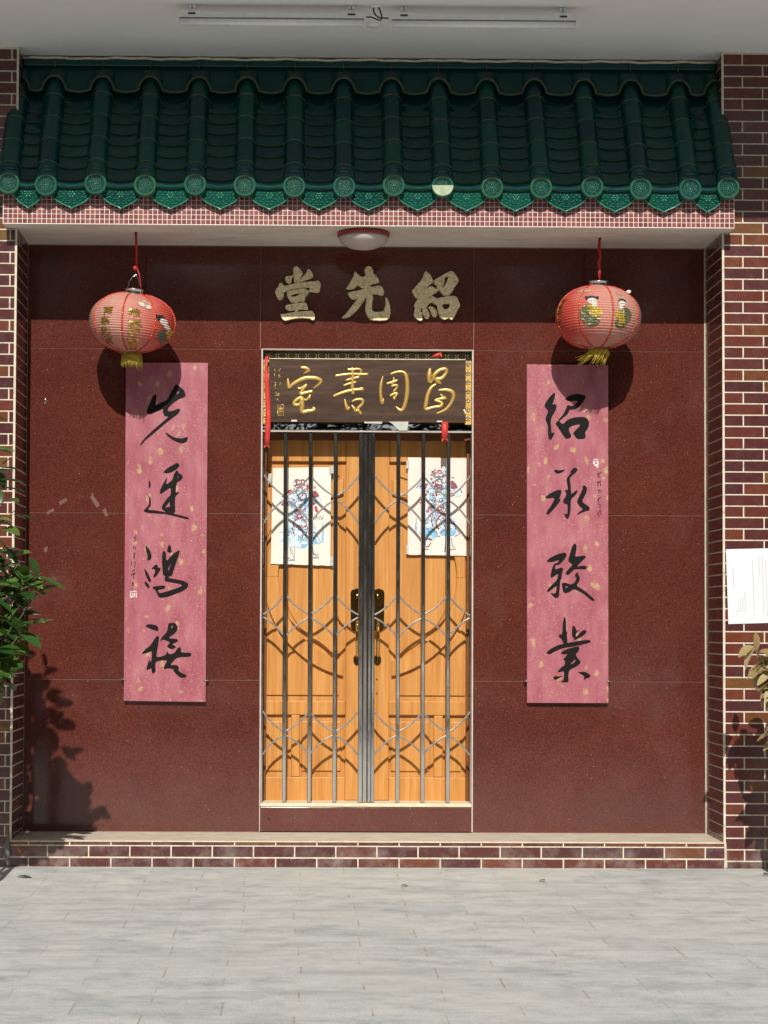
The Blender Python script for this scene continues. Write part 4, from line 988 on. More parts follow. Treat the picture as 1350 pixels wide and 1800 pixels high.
RCp = [((930, 660), [([(430, 285), (445, 320), (430, 400), (395, 495), (450, 480), (470, 530), (440, 610), (390, 690), (365, 780), (375, 880), (380, 980), (435, 960), (420, 1010), (370, 1100), (330, 1070), (320, 980), (320, 840), (275, 750), (290, 690), (330, 600), (255, 525), (290, 440), (360, 350)], []),
   ([(605, 405), (650, 360), (730, 325), (850, 310), (970, 345), (930, 430), (850, 530), (770, 580), (680, 580), (670, 640), (590, 710), (510, 775), (490, 760), (570, 670), (620, 580), (650, 495), (700, 515), (760, 510), (840, 430), (760, 430), (680, 440)], []),
   ([(455, 800), (490, 765), (520, 780), (570, 830), (650, 750), (760, 710), (900, 700), (980, 720), (1020, 790), (1010, 880), (945, 970), (965, 1030), (940, 1075), (810, 1080), (745, 980), (760, 960), (880, 830), (790, 835), (700, 870), (670, 900), (690, 970), (720, 1020), (690, 1065), (620, 1075), (560, 990), (490, 880), (450, 830)], [])]),
 ((930, 800), [([(425, 255), (450, 245), (510, 260), (620, 240), (570, 290), (480, 320), (430, 285)], []),
   ([(745, 225), (790, 210), (830, 235), (810, 280), (700, 370), (690, 420), (705, 500), (710, 620), (720, 660), (800, 595), (830, 600), (780, 690), (710, 740), (700, 980), (665, 1080), (630, 1080), (595, 1000), (600, 985), (650, 1010), (655, 830), (600, 830), (570, 780), (620, 700), (635, 650), (605, 605), (620, 585), (660, 590), (645, 480), (635, 410), (660, 360), (720, 290), (690, 295)], []),
   ([(270, 720), (350, 650), (480, 590), (550, 590), (545, 650), (510, 740), (540, 750), (510, 800), (440, 890), (330, 1010), (290, 1000), (300, 960), (380, 850), (440, 720), (350, 730), (285, 735)], []),
   ([(905, 530), (930, 510), (970, 530), (985, 580), (960, 660), (890, 790), (1000, 860), (1025, 890), (1020, 940), (960, 950), (870, 985), (800, 1020), (850, 960), (920, 920), (840, 850), (810, 790), (840, 720), (910, 580)], [])]),
 ((930, 930), [([(285, 555), (350, 490), (480, 425), (610, 395), (645, 440), (580, 540), (490, 620), (450, 600), (440, 690), (540, 650), (580, 660), (550, 800), (555, 830), (530, 870), (520, 1000), (510, 1140), (470, 1175), (420, 1150), (355, 1080), (440, 1095), (460, 1060), (465, 960), (400, 1010), (330, 1070), (295, 1050), (380, 950), (470, 870), (500, 750), (410, 810), (370, 830), (365, 780), (390, 660), (425, 585), (480, 575), (515, 520), (400, 560)], []),
   ([(775, 235), (810, 280), (795, 400), (775, 470), (950, 445), (965, 480), (900, 540), (800, 640), (930, 615), (985, 640), (960, 685), (880, 680), (770, 680), (680, 770), (640, 780), (615, 740), (740, 600), (700, 580), (660, 540), (690, 430), (730, 290)], []),
   ([(825, 720), (830, 760), (865, 820), (850, 890), (800, 960), (950, 1050), (1110, 1190), (1100, 1220), (1060, 1210), (900, 1080), (760, 1010), (680, 1070), (610, 1090), (575, 1060), (550, 910), (620, 910), (700, 940), (760, 920), (810, 830), (765, 790)], [[(620, 1010), (625, 960), (660, 970)]])]),
 ((930, 1070), [([(595, 130), (625, 180), (630, 390), (655, 410), (640, 440), (650, 540), (650, 600), (590, 605), (550, 510), (495, 470), (520, 440), (565, 430), (570, 250)], []),
   ([(290, 750), (350, 690), (480, 620), (650, 580), (850, 545), (1020, 525), (1050, 555), (1020, 580), (850, 620), (700, 650), (560, 670), (430, 730), (340, 780)], []),
   ([(725, 400), (735, 310), (750, 280), (790, 320), (800, 375), (870, 360), (800, 400), (790, 490), (900, 370), (950, 360), (980, 385), (950, 430), (850, 500), (730, 545), (770, 510), (730, 470)], []),
   ([(545, 770), (550, 730), (650, 680), (820, 635), (860, 660), (840, 720), (790, 770), (820, 840), (880, 895), (840, 960), (680, 1040), (665, 1130), (670, 1240), (630, 1250), (530, 1240), (590, 1210), (595, 1050), (490, 1085), (485, 1060), (560, 980), (605, 960), (610, 880), (580, 865), (600, 830), (660, 770), (590, 770)], [[(700, 945), (780, 855), (785, 890), (740, 930)]]),
   ([(410, 1165), (440, 1140), (500, 1145), (580, 1135), (520, 1170), (460, 1205), (420, 1195)], []),
   ([(825, 1075), (940, 1065), (1030, 1115), (1045, 1145), (1010, 1170), (960, 1185), (930, 1210), (935, 1140), (870, 1100)], [])])]
def couplet(cor, chars, label, seal, sealpoly, small, clips):
    yf = YW-.034
    q = [P(x, y, yf) for x, y in cor]
    root = thing('couplet_board', label, 'couplet board', (sum(p[0] for p in q)/4, yf+.015, q[2][1]), 'pink couplet boards')
    m = MB(); m.prism(q, yf, yf+.022); m.build('board', 'couplet_red', root, bevel=.001)
    for org, polys in chars:
        mb = MB()
        for i, (o, hs) in enumerate(polys):
            y_ = yf-.0012-.0002*i
            mb.prism(px_poly(o, org, 9.643, y_), y_, yf-.0001, [px_poly(h_, org, 9.643, y_, 0) for h_ in hs])
        mb.build('brush_lettering', 'ink', root)
    sm = MB()
    for st in small: sm.tube([P3(x, y, yf-.0008) for x, y in st], .0022, 5, .25)
    sm.build('signature_lettering', 'ink', root)
    sl = MB()
    for k, o in enumerate(sealpoly): sl.prism([P(x, y, yf-.001) for x, y in o], yf-.0009-.0001*k, yf-.0001)
    sl.build('seal_print', 'seal_white', root)
    for x, y in clips:
        c = MB(); p = P3(x, y, yf); c.box(p.x-.013, p.x+.013, yf-.006, YW-.0005, p.z-.0025, p.z+.0025); c.blob(p+Vector((0, -.004, 0)), .006, .005, .004); c.build('clip', 'bright_steel', root)
def zp(org, sc, sts): return [[(org[0]+x/sc, org[1]+y/sc) for x, y in st] for st in sts]
ls = zp((220, 925), 13.33, [[(240, 200), (255, 245), (205, 270)], [(205, 275), (255, 290), (235, 345), (190, 350)], [(180, 500), (200, 480), (185, 530)], [(200, 480), (250, 500), (230, 560)], [(190, 640), (240, 625)], [(215, 650), (212, 770)], [(200, 700), (230, 690)], [(195, 740), (225, 735)], [(240, 820), (210, 870), (245, 850)], [(215, 890), (235, 905), (220, 960)], [(150, 830), (140, 920)], [(165, 1050), (230, 1020)], [(155, 1090), (150, 1170)], [(205, 1080), (200, 1230)], [(230, 1090), (215, 1140)], [(170, 1130), (220, 1110)], [(180, 1300), (185, 1400)], [(155, 1350), (205, 1340)], [(160, 1390), (200, 1370)], [(150, 1470), (190, 1460)]])
rs = zp((930, 800), 9.643, [[(1160, 310), (1225, 285), (1160, 345)], [(1165, 330), (1205, 385)], [(1150, 470), (1225, 440)], [(1180, 460), (1155, 520)], [(1200, 460), (1215, 530)], [(1170, 590), (1225, 600), (1215, 640)], [(1190, 600), (1170, 650)], [(1195, 675), (1190, 690)], [(1220, 710), (1160, 760)], [(1180, 730), (1175, 830), (1220, 855)], [(1200, 860), (1205, 905)], [(1160, 990), (1215, 940), (1215, 1000)], [(1155, 1000), (1180, 1010)], [(1185, 1020), (1180, 1045)]])
blk = lambda x0, y0, x1, y1: [(x0, y0), (x1, y0), (x1, y1), (x0, y1)]
lseal = [blk(228.5, 1039.5, 232, 1041), blk(233, 1039, 240, 1040.5), blk(228.5, 1042, 230, 1050.5), blk(238.6, 1042, 240.4, 1050.5), blk(231.5, 1043, 234, 1045), blk(235, 1042.5, 237, 1049), blk(231, 1047, 234, 1050.5)]
rseal = [blk(1043.5, 807, 1051, 809), blk(1042.5, 810, 1045, 816), blk(1046, 811, 1049, 813), blk(1050, 810, 1052.5, 817), blk(1045, 815, 1048, 819), blk(1048.5, 816, 1051.5, 822)]
couplet([(221.5, 637), (365.5, 638), (361.5, 1234), (217.5, 1232)], LC, 'long pink gold-flecked board with four black brush characters under the lopsided lantern', None, lseal, ls, [(217.5, 1194), (362, 1196)])
couplet([(926, 640.5), (1069, 641.5), (1069.5, 1236), (926.5, 1235.5)], RCp, 'long pink gold-flecked board with four black brush characters under the round lantern', None, rseal, rs, [(925.5, 1197.5), (1069.5, 1197.5)])

# ------------------------------------------------------------------ door surround
def door_frame():
    root = thing('door_frame', 'steel edged doorway surround with a gold patterned border behind the name board', 'door frame', ((DX0+DX1)/2, YW+.08, ZT))
    t = MB(); w = .0075
    t.box(DX0-.004, DX0-.004+w, YW-.003, YW+.12, DZS-.02, DZ1); t.box(DX1+.004-w, DX1+.004, YW-.003, YW+.12, ZT+.005, DZ1)
    t.box(DX0-.004, DX1+.004, YW-.003, YW+.055, DZ1+.0005, DZ1+.005)
    t.build('steel_edge', 'steel_trim', root)
    c = MB(); c.box(DX0-.0035, DX0+.0015, YW+.001, YW+.04, ZT+.005, DZS-.021); c.build('mortar_joint', 'cement', root)
    s = MB(); s.box(DX0+.004, DX1-.004, YW-.004, YD+.05, DZS-.022, DZS-.001); s.build('sill', 'cement_lip', root, bevel=.004)
    # gold border
    yb = YW+.062
    zt, zb = DZ1-.006, P(640, 745, yb)[1]
    b = MB(); wz = P(640, 632, yb)[1]
    b.box(DX0+.004, DX1-.004, yb, yb+.03, wz-.005, zt)
    b.build('gold_border', 'border_shaded', root); b = MB(); b.box(DX0+.004, P(474, 700, yb)[0], yb, yb+.03, zb, wz-.0055); b.build('gold_border', 'gold_strip', root); b = MB(); b.box(P(817, 700, yb)[0], DX1-.004, yb, yb+.03, zb, wz-.0055)  # top strip takes the shaded copy, side strips the plain gold
    b.build('gold_border', 'gold_strip', root)
    o = MB(); dk = MB()
    def motif(x, z, r):
        for k in range(4):
            a = math.pi/4+k*math.pi/2; o.blob((x+r*.62*math.cos(a), yb-.001, z+r*.62*math.sin(a)), r*.42, .004, r*.30, a, 6, 4)
            a = k*math.pi/2; dk.blob((x+r*.70*math.cos(a), yb-.0005, z+r*.70*math.sin(a)), r*.30, .003, r*.16, a, 6, 4)
        o.blob((x, yb-.001, z), r*.2, .005, r*.2, 0, 6, 4)
    nx = 21
    for k in range(nx): motif(DX0+.03+(DX1-DX0-.06)*k/(nx-1), (wz+zt)/2, .018)
    for x in ((DX0+P(474, 700, yb)[0])/2+.002, (P(817, 700, yb)[0]+DX1)/2-.002):
        for k in range(7): motif(x, zb+.035+(wz-zb-.06)*k/6, .017)
    o.build('border_pattern', 'silver_tin', root, fix=False); dk.build('border_groove', 'slot_dark', root, fix=False)
    # timber jambs and head behind the gate
    j = MB(); j.box(DX0-.02, DX0+.030, YD-.035, YD+.06, DZS, DZ1-.1); j.build('timber_jamb', 'dark_wood', root); j = MB(); j.box(DX1-.022, DX1+.02, YD-.035, YD+.06, DZS, DZ1-.1); j.build('timber_jamb', 'dark_wood', root); j = MB()
    j.box(DX0-.02, DX1+.02, YD-.03, YD+.06, P(640, 775, YD)[1], DZ1); j.build('timber_head', 'dark_wood', root)
    # steel rail over the gate, hinges
    r = MB(); zc = P(640, 751.5, YW+.03)[1]
    n = 8; prof = [(-.014, -.0205), (-.0165, -.018), (-.0152, .019), (-.012, .0215), (.02, .0215), (.022, .019), (.022, -.019), (.02, -.0205)]
    N = 60; rings = [[r.vert((DX0+.004+(DX1-DX0-.008)*i/N, YW+.034+y, zc+z)) for y, z in prof] for i in range(N+1)]
    for i in range(N):
        for k in range(n): r.face([rings[i][k], rings[i+1][k], rings[i+1][(k+1) % n], rings[i][(k+1) % n]])
    r.face(rings[0]); r.face(rings[-1][::-1])
    r.build('top_rail', 'rail_steel', root)
    l = MB(); l.box(DX0+.004, DX1-.004, YW+.012, YW+.05, zc-.029, zc-.0225); l.build('rail_lip', 'steel_trim', root)
    for q in ([(683, 741), (718, 741), (716, 757), (702, 757), (696, 752), (690, 745)], [(640, 741), (672, 741), (671, 745), (641, 744)]):
        tp = MB(); tp.prism([P(x, y, YW+.005) for x, y in q], YW+.0055, YW+.0065); tp.build('old_tape', 'tape', root)
    for x, sg in ((DX0+.006, 1), (DX1-.006, -1)):
        hm = MB(); za, zb_ = P(645, 903, YW+.02)[1], P(645, 953, YW+.02)[1]
        hm.lathe([(0, zb_)]+[(rr_, zb_+(za-zb_)*(k+f_)/5) for k in range(5) for f_, rr_ in ((.02, .004), (.10, .0065), (.90, .0065), (.98, .004))]+[(0, za)], (x, YW+.014, 0), 'Z', 10, sm=False)
        hm.build('hinge', 'bright_brass', root)
    return root
door_frame()

# ------------------------------------------------------------------ security gate
YG = YW+.034
def gate(side, bars, stile, post, label):
    xs_, xp0, xp1 = P(stile, 1000, YG)[0], P(post[0], 1000, YG)[0], P(post[1], 1000, YG)[0]
    ztop = P(645, 757.5, YG)[1]; zbot = DZS+.002
    root = thing('gate_leaf', label, 'gate', ((xs_+xp0)/2, YG, zbot), 'dark steel gate leaves')
    b = MB(); b.box(xs_-.006, xs_+.006, YG-.012, YG+.012, zbot, ztop); b.build('hinge_stile', 'gate_steel', root, bevel=.003)
    bx = []
    for p in bars:
        x = P(p, 1050, YG)[0]; bx.append(x)
        b = MB(); b.box(x-.0118, x+.0118, YG-.0125, YG+.0125, zbot, ztop); b.build('upright_bar', 'gate_steel', root, bevel=.004)
    b = MB(); w = (xp1-xp0)
    b.box(xp0, xp0+w*.52, YG-.016, YG+.016, zbot, ztop); b.build('meeting_stile', 'gate_steel', root, bevel=.005)
    b = MB(); b.box(xp0+w*.53, xp1, YG-.012, YG+.020, zbot, ztop); b.build('stile_rebate', 'gate_steel', root, bevel=.004)
    near = xp0 if side < 0 else xp1
    cols = [xs_+.006*(1 if side < 0 else -1)]+bx+[xp0 if side < 0 else xp1]
    if side > 0: cols = [xp1]+bx+[xs_-.006]
    for ri, (yc, up_, dn, ph) in enumerate(((875.5, 836, 920, 1), (1083, 1045, 1121, 0), (1289, 1251, 1327, 1))):
        zc, zu, zd = P(645, yc-2.2, YG)[1], P(645, up_, YG)[1], P(645, dn, YG)[1]
        zc2 = P(645, yc+2.8, YG)[1]
        for i in range(4):
            xa, xb = cols[i], cols[i+1]
            touch_a = (i % 2 == (ph if side < 0 else (0 if ph == 0 else 1)))
            if side > 0: touch_a = (i % 2 == (1 if ph else 0))
            for top in (True, False):
                zt_ = zc if top else zc2; zo = zu if top else zd
                x_t, x_o = (xa, xb) if touch_a else (xb, xa)
                pts = []
                for k in range(13):
                    u = k/12
                    v = .58*u+.42*u**2.3
                    pts.append(Vector((x_t+(x_o-x_t)*u, YG, zt_+(zo-zt_)*v)))
                m = MB(); n_ = 4; rings = []
                for k, p in enumerate(pts):
                    d = (pts[min(k+1, 12)]-pts[max(k-1, 0)]).normalized(); nn = Vector((-d.z, 0, d.x))
                    rings.append([m.vert(p+nn*s1*.0052+Vector((0, s2*.008, 0))) for s1, s2 in ((-1, -1), (1, -1), (1, 1), (-1, 1))])
                for k in range(12):
                    for q in range(4): m.face([rings[k][q], rings[k][(q+1) % 4], rings[k+1][(q+1) % 4], rings[k+1][q]])
                m.face(rings[0]); m.face(rings[-1][::-1])
                m.build('curved_bar', 'arc_steel', root, bevel=.0022)
    return root
gate(-1, (500.8, 544.8, 588.8), 461.5, (630, 645.8), 'dark steel barred gate leaf in front of the cream poster')
gate(1, (699.6, 743.6, 787.7), 828, (646.6, 658.6), 'dark steel barred gate leaf in front of the pinkish poster')

# ------------------------------------------------------------------ timber doors
def doors():
    xm = P(646, 1000, YD)[0]
    z0, z1 = DZS+.001, P(640, 770, YD)[1]
    X = lambda p: P(p, 1000, YD)[0]
    Zy = lambda y: P(645, y, YD)[1]
    ex, ez = xm, Zy(1015)
    k = (11+YD)/F
    AO, BO, AI, BI = 182*k, 178*k, 157*k, 153*k
    PF = YD-.008
    for side in (-1, 1):
        xo = (DX0+.030) if side < 0 else (DX1-.022)
        root = thing('wooden_door', 'orange varnished door leaf with the %s poster on it' % ('cream' if side < 0 else 'pinkish'), 'door', ((xm+xo)/2, YD+.02, z0), 'varnished door leaves')
        b = MB(); b.box(min(xm+side*.001, xo), max(xm+side*.001, xo), YD+.018, YD+.06, z0, z1); b.build('door_panel', 'door_wood', root)
        xs_ = X(608) if side < 0 else X(684)              # inner edge of the meeting stile
        xp = X(596) if side < 0 else X(696)
        xf = xo+(-side)*.014                              # outer moulding line
        lo, hi = sorted((xm+side*.0015, xs_))
        f = MB(); f.box(lo, hi, PF, YD+.0175, z0, z1); f.build('stile', 'door_wood', root, bevel=.004)
        def rail(ya, yb_, nm='rail'):
            a, c = sorted((xs_+side*.0005, xo)); q = MB(); q.box(a, c, PF, YD+.0175, Zy(yb_), Zy(ya)); q.build(nm, 'door_wood', root, bevel=.005)
        rail(772, 812); rail(1232, 1257); rail(1366, 1411.5)
        # lower pair of panels
        mid0, mid1 = (X(513), X(528)) if side < 0 else (X(763), X(779))
        q = MB(); q.box(mid0, mid1, PF, YD+.0175, Zy(1365.5), Zy(1257.5)); q.build('muntin', 'door_wood', root, bevel=.005)
        def raised(poly, nm='raised_panel', d=.011, bv=.0085):
            q = MB(); q.prism(poly, YD+.0175-d, YD+.0175); return q.build(nm, 'door_wood', root, bevel=bv)
        for a, c in (((xo, mid0) if side < 0 else (mid1, xo)), ((mid1, xs_) if side < 0 else (xs_, mid0))):
            g_ = .026
            if abs(c-a) > .08: raised([(a+g_*.5, Zy(1356)), (c-g_, Zy(1356)), (c-g_, Zy(1268)), (a+g_*.5, Zy(1268))])
        # oval band and the panels outside and inside it
        def arc(A, B, lim_x, upper):
            pts = []
            for i in range(41):
                t_ = math.pi/2*i/40
                x = ex+side*A*math.cos(t_); z = ez+(B*math.sin(t_) if upper else -B*math.sin(t_))
                if (x-xs_)*side < 0: continue
                if (xo-x)*side < .004: x = xo-side*.004
                pts.append((x, z))
            return pts
        for upper in (True, False):
            o_, i_ = arc(AO, BO, 0, upper), arc(AI, BI, 0, upper)
            q = MB(); q.prism(o_+i_[::-1], PF-.002, YD+.0175); q.build('oval_moulding', 'door_wood', root, bevel=.006)
            ze = Zy(1222) if not upper else Zy(820)
            oo = arc(AO+.030, BO+.030, 0, upper)
            oo = [p for p in oo if (p[0]-xp)*side > 0]
            if len(oo) > 4:
                pl = [(xo-side*.004, oo[0][1])]+oo+[(xp, oo[-1][1]), (xp, ze), (xo-side*.004, ze)]
                raised(pl, 'raised_panel', .011, .0085)
        ii = arc(AI-.028, BI-.028, 0, True); i2 = arc(AI-.028, BI-.028, 0, False)
        ii = [p for p in ii if (p[0]-xp)*side > 0]; i2 = [p for p in i2 if (p[0]-xp)*side > 0]
        if ii and i2: raised(ii+[(xp, ii[-1][1]), (xp, i2[-1][1])]+i2[::-1], 'oval_panel', .011, .0085)
        # brass handle set
        hx = xm+side*.066; yb = PF-.001
        hr = thing('handle', '', '') if False else None
        pl = MB(); za, zb_ = Zy(1034), Zy(1110)
        out = [(hx-.037, za-.03), (hx-.031, za-.012), (hx-.02, za-.008), (hx, za), (hx+.02, za-.008), (hx+.031, za-.012), (hx+.037, za-.03), (hx+.035, zb_+.03), (hx+.03, zb_+.02), (hx+.022, zb_+.006), (hx, zb_-.004), (hx-.022, zb_+.006), (hx-.03, zb_+.02), (hx-.035, zb_+.03)]
        pl.prism(out, yb-.006, yb+.0005)
        hd = pl.build('lock_plate', 'brass', root, bevel=.002)
        ky = MB(); ky.lathe([(.0, -.014), (.012, -.014), (.017, -.010), (.019, -.006), (.019, 0)], (hx-side*.004, yb-.006, Zy(1049)), 'Y', 18); ky.build('lock_cylinder', 'brass', hd)
        gp = MB(); gx = hx-side*.004; ya_, yb2 = Zy(1096), Zy(1158)
        gp.tube([(gx, yb-.006, ya_+.012), (gx, yb-.04, ya_), (gx, yb-.055, ya_-.03)], [.010, .011, .010], 10)
        gp.tube([(gx, yb-.055, ya_-.028), (gx, yb-.056, ya_-.034), (gx, yb-.056, ya_-.040), (gx, yb-.056, ya_-.055), (gx, yb-.056, (ya_+yb2)/2), (gx, yb-.052, yb2+.045), (gx, yb-.03, yb2+.02), (gx, yb-.004, yb2+.004)], [.012, .013, .009, .012, .012, .009, .008, .009], 10)
        gp.build('grip', 'bright_brass', hd)
        rs_ = MB(); oz = Zy(1160); rs_.prism([(gx+.024*math.cos(a), oz+.034*math.sin(a)) for a in [2*math.pi*i/8+.39 for i in range(8)]], yb-.006, yb+.0008); rs_.build('rosette', 'brass', hd, bevel=.003)
        if side > 0:
            for y in (1194, 1219): dt = MB(); dt.lathe([(0, -.003), (.005, -.003), (.006, 0)], (X(663), PF, Zy(y)), 'Y', 12); dt.build('keyhole', 'brass', root)
doors()

# ------------------------------------------------------------------ posters on the doors
YP = YD-.0155
def poster(cor, paper, org, art, label, tapes):
    q = [P(x, y, YP) for x, y in cor]
    root = thing('poster', label, 'poster', (sum(p[0] for p in q)/4, YP, min(p[1] for p in q)), 'posters on the doors')
    m = MB(); nu, nv = 14, 20; g = []
    for j in range(nv+1):
        for i in range(nu+1):
            u, v = i/nu, j/nv
            x = (q[0][0]*(1-u)+q[1][0]*u)*(1-v)+(q[3][0]*(1-u)+q[2][0]*u)*v
            z = (q[0][1]*(1-u)+q[1][1]*u)*(1-v)+(q[3][1]*(1-u)+q[2][1]*u)*v
            y = YP-.0045*abs(mnoise.noise(Vector((x*7, z*5, 1.3))))-.002
            if j == nv: z += .004*mnoise.noise(Vector((x*40, 3, 1)))
            g.append(m.vert((x, y, z)))
    for j in range(nv):
        for i in range(nu):
            a = j*(nu+1)+i; m.face([a, a+1, a+nu+2, a+nu+1], True)
    m.build('sheet', paper, root, fix=False)
    lay = 0
    def yy(x, z, o): return YP-.0045*abs(mnoise.noise(Vector((x*7, z*5, 1.3))))-.0026-o
    for mat, items in art:
        mb = MB(); lay += 1
        for it in items:
            kind, data = it[0], it[1]
            if kind == 'p':
                pts = [P(org[0]+x/9, org[1]+y/9, YP) for x, y in chaikin(data, 2)]
                mb.sheet(pts, 0, tr=lambda x, z: (x, yy(x, z, .00035*lay), z))
            else:
                w = it[2]
                pp = [P(org[0]+x/9, org[1]+y/9, YP) for x, y in data]
                mb.tube([Vector((x, yy(x, z, .00035*lay+.0002), z)) for x, z in pp], w*(11+YP)/F/9, 5, .12)
        mb.build({'paint_red': 'red_marking', 'paint_blue': 'blue_marking', 'paint_pale': 'pale_marking', 'paint_dark': 'dark_marking'}[mat], mat, root, fix=False)
    for t in tapes:
        mb = MB(); mb.prism([P(x, y, YP) for x, y in t], YP-.0090, YP-.0082); mb.build('tape_corner', 'tape', root)
def ring(x, y, r, n=14): return [(x+r*math.cos(2*math.pi*k/n), y+r*math.sin(2*math.pi*k/n)) for k in range(n+1)]
rr = random.Random(12)
def squig(x, y, w, h, n): return [(x+w*(k/n)+rr.uniform(-8, 8), y+h*math.sin(k*2.1)+rr.uniform(-6, 6)) for k in range(n+1)]
artL = [('paint_pale', [('p', [(200, 600), (300, 500), (330, 620), (240, 640)]), ('p', [(780, 480), (950, 600), (880, 610), (770, 560)]), ('p', [(500, 620), (690, 560), (690, 900), (600, 1000), (520, 900), (470, 760)]), ('p', [(360, 1000), (480, 900), (640, 1020), (690, 1250), (820, 1260), (800, 1340), (640, 1400), (480, 1380), (300, 1330), (220, 1310), (260, 1230), (350, 1200)]), ('p', [(350, 480), (500, 500), (520, 640), (370, 620)])]),
        ('paint_blue', [('p', [(560, 660), (690, 600), (680, 720), (590, 700)]), ('p', [(560, 1230), (690, 1220), (850, 1260), (840, 1320), (690, 1310), (640, 1390), (520, 1370)]), ('p', [(905, 1120), (940, 1120), (940, 1300), (895, 1290)]), ('p', [(590, 900), (690, 950), (690, 1060), (620, 1010)]), ('p', [(360, 1080), (450, 1040), (440, 1180), (370, 1180)]), ('s', [(920, 980), (925, 1120)], 7), ('s', squig(360, 1240, 300, 30, 12), 8), ('s', [(470, 700), (475, 1580)], 5), ('s', [(360, 1570), (480, 1580)], 5), ('s', squig(230, 1130, 60, 10, 4), 5)]),
        ('paint_red', [('p', [(360, 480), (420, 440), (430, 520), (370, 530)]), ('p', [(760, 480), (810, 470), (880, 570), (790, 570)]), ('p', [(250, 690), (330, 640), (390, 690), (380, 715), (280, 710)]), ('p', [(785, 720), (825, 710), (850, 810), (870, 850), (800, 800)]), ('p', [(660, 390), (690, 360), (700, 440), (670, 470)]), ('s', ring(545, 345, 42), 8), ('s', ring(525, 820, 30), 9), ('s', ring(500, 790, 24), 7), ('s', ring(550, 880, 34), 8), ('s', ring(505, 900, 26), 7), ('s', [(480, 420), (510, 350), (520, 320)], 8), ('s', [(500, 1010), (560, 1030), (600, 1100), (605, 1180), (590, 1240)], 8), ('s', ring(795, 420, 14, 8), 5)]),
        ('paint_dark', [('s', ring(600, 565, 62), 12), ('s', squig(540, 370, 100, 14, 8), 6), ('s', [(520, 590), (560, 620), (620, 615), (670, 560)], 10), ('s', squig(360, 700, 110, 16, 7), 5), ('s', [(400, 1360), (410, 1440), (450, 1480), (455, 1560), (390, 1570)], 5), ('s', [(420, 1380), (440, 1440)], 4), ('s', [(780, 1460), (830, 1500), (850, 1460)], 5), ('s', [(790, 1540), (855, 1530), (850, 1500)], 5), ('s', squig(800, 900, 130, 40, 8), 5), ('s', [(800, 1130), (890, 1290), (840, 1320)], 4), ('s', squig(580, 940, 90, 30, 7), 5), ('s', ring(800, 530, 34), 7)])]
artR = [('paint_pale', [('p', [(230, 560), (330, 420), (520, 400), (560, 560), (520, 700), (400, 600), (260, 570)]), ('p', [(560, 680), (700, 660), (720, 860), (640, 920), (570, 800)]), ('p', [(400, 1000), (520, 930), (600, 980), (560, 1100), (560, 1250), (440, 1330), (390, 1260)]), ('p', [(640, 420), (700, 400), (710, 560), (650, 560)]), ('p', [(780, 560), (950, 590), (960, 690), (880, 720), (790, 640)]), ('p', [(640, 190), (700, 220), (700, 380), (650, 340)]), ('p', [(390, 1420), (470, 1420), (440, 1500), (390, 1490)])]),
        ('paint_blue', [('p', [(500, 980), (580, 960), (560, 1040), (510, 1030)]), ('p', [(440, 1250), (560, 1240), (590, 1300), (540, 1370), (460, 1340)]), ('p', [(610, 1230), (700, 1230), (700, 1320), (630, 1330)]), ('p', [(790, 1240), (850, 1230), (840, 1300), (790, 1300)]), ('p', [(215, 1140), (250, 1140), (250, 1260), (225, 1270)]), ('s', [(240, 1040), (235, 1140)], 7), ('s', [(245, 560), (300, 480)], 9), ('s', [(930, 560), (960, 640)], 9), ('s', squig(400, 1080, 160, 40, 8), 8)]),
        ('paint_red', [('p', [(280, 550), (330, 500), (430, 490), (420, 530), (320, 550)]), ('p', [(450, 420), (490, 400), (500, 450)]), ('p', [(780, 460), (820, 440), (910, 570), (840, 560), (790, 570)]), ('p', [(780, 650), (840, 630), (830, 660), (785, 680)]), ('p', [(285, 800), (320, 780), (320, 820)]), ('s', [(500, 320), (540, 270), (550, 320), (520, 340), (500, 320)], 9), ('s', ring(610, 310, 26), 8), ('s', ring(570, 540, 40), 9), ('s', ring(570, 540, 14, 8), 8), ('s', [(530, 460), (560, 440), (600, 470)], 7), ('s', ring(610, 890, 26), 11), ('s', ring(650, 850, 24), 8), ('s', ring(450, 880, 18), 9), ('s', ring(420, 930, 16), 10), ('s', ring(480, 860, 16), 8), ('s', [(700, 970), (640, 980), (580, 1040), (550, 1110), (560, 1170), (600, 1220)], 11), ('s', squig(450, 1380, 40, 10, 4), 10), ('s', [(470, 1430), (440, 1480), (390, 1500)], 10), ('s', [(820, 1110), (860, 1180), (850, 1230)], 6)]),
        ('paint_dark', [('s', ring(835, 525, 34), 9), ('s', squig(520, 390, 130, 18, 9), 9), ('s', [(540, 620), (560, 690)], 14), ('s', [(640, 540), (640, 600)], 8), ('s', squig(430, 760, 120, 26, 8), 7), ('s', ring(630, 760, 28), 6), ('s', squig(400, 1370, 60, 14, 6), 7), ('s', [(700, 1000), (700, 1400), (690, 1570)], 6), ('s', [(680, 1570), (720, 1570), (700, 1500)], 6), ('s', [(860, 1200), (930, 1290), (850, 1330)], 5), ('s', squig(800, 400, 40, 12, 4), 6), ('s', squig(560, 570, 100, 10, 6), 6)])]
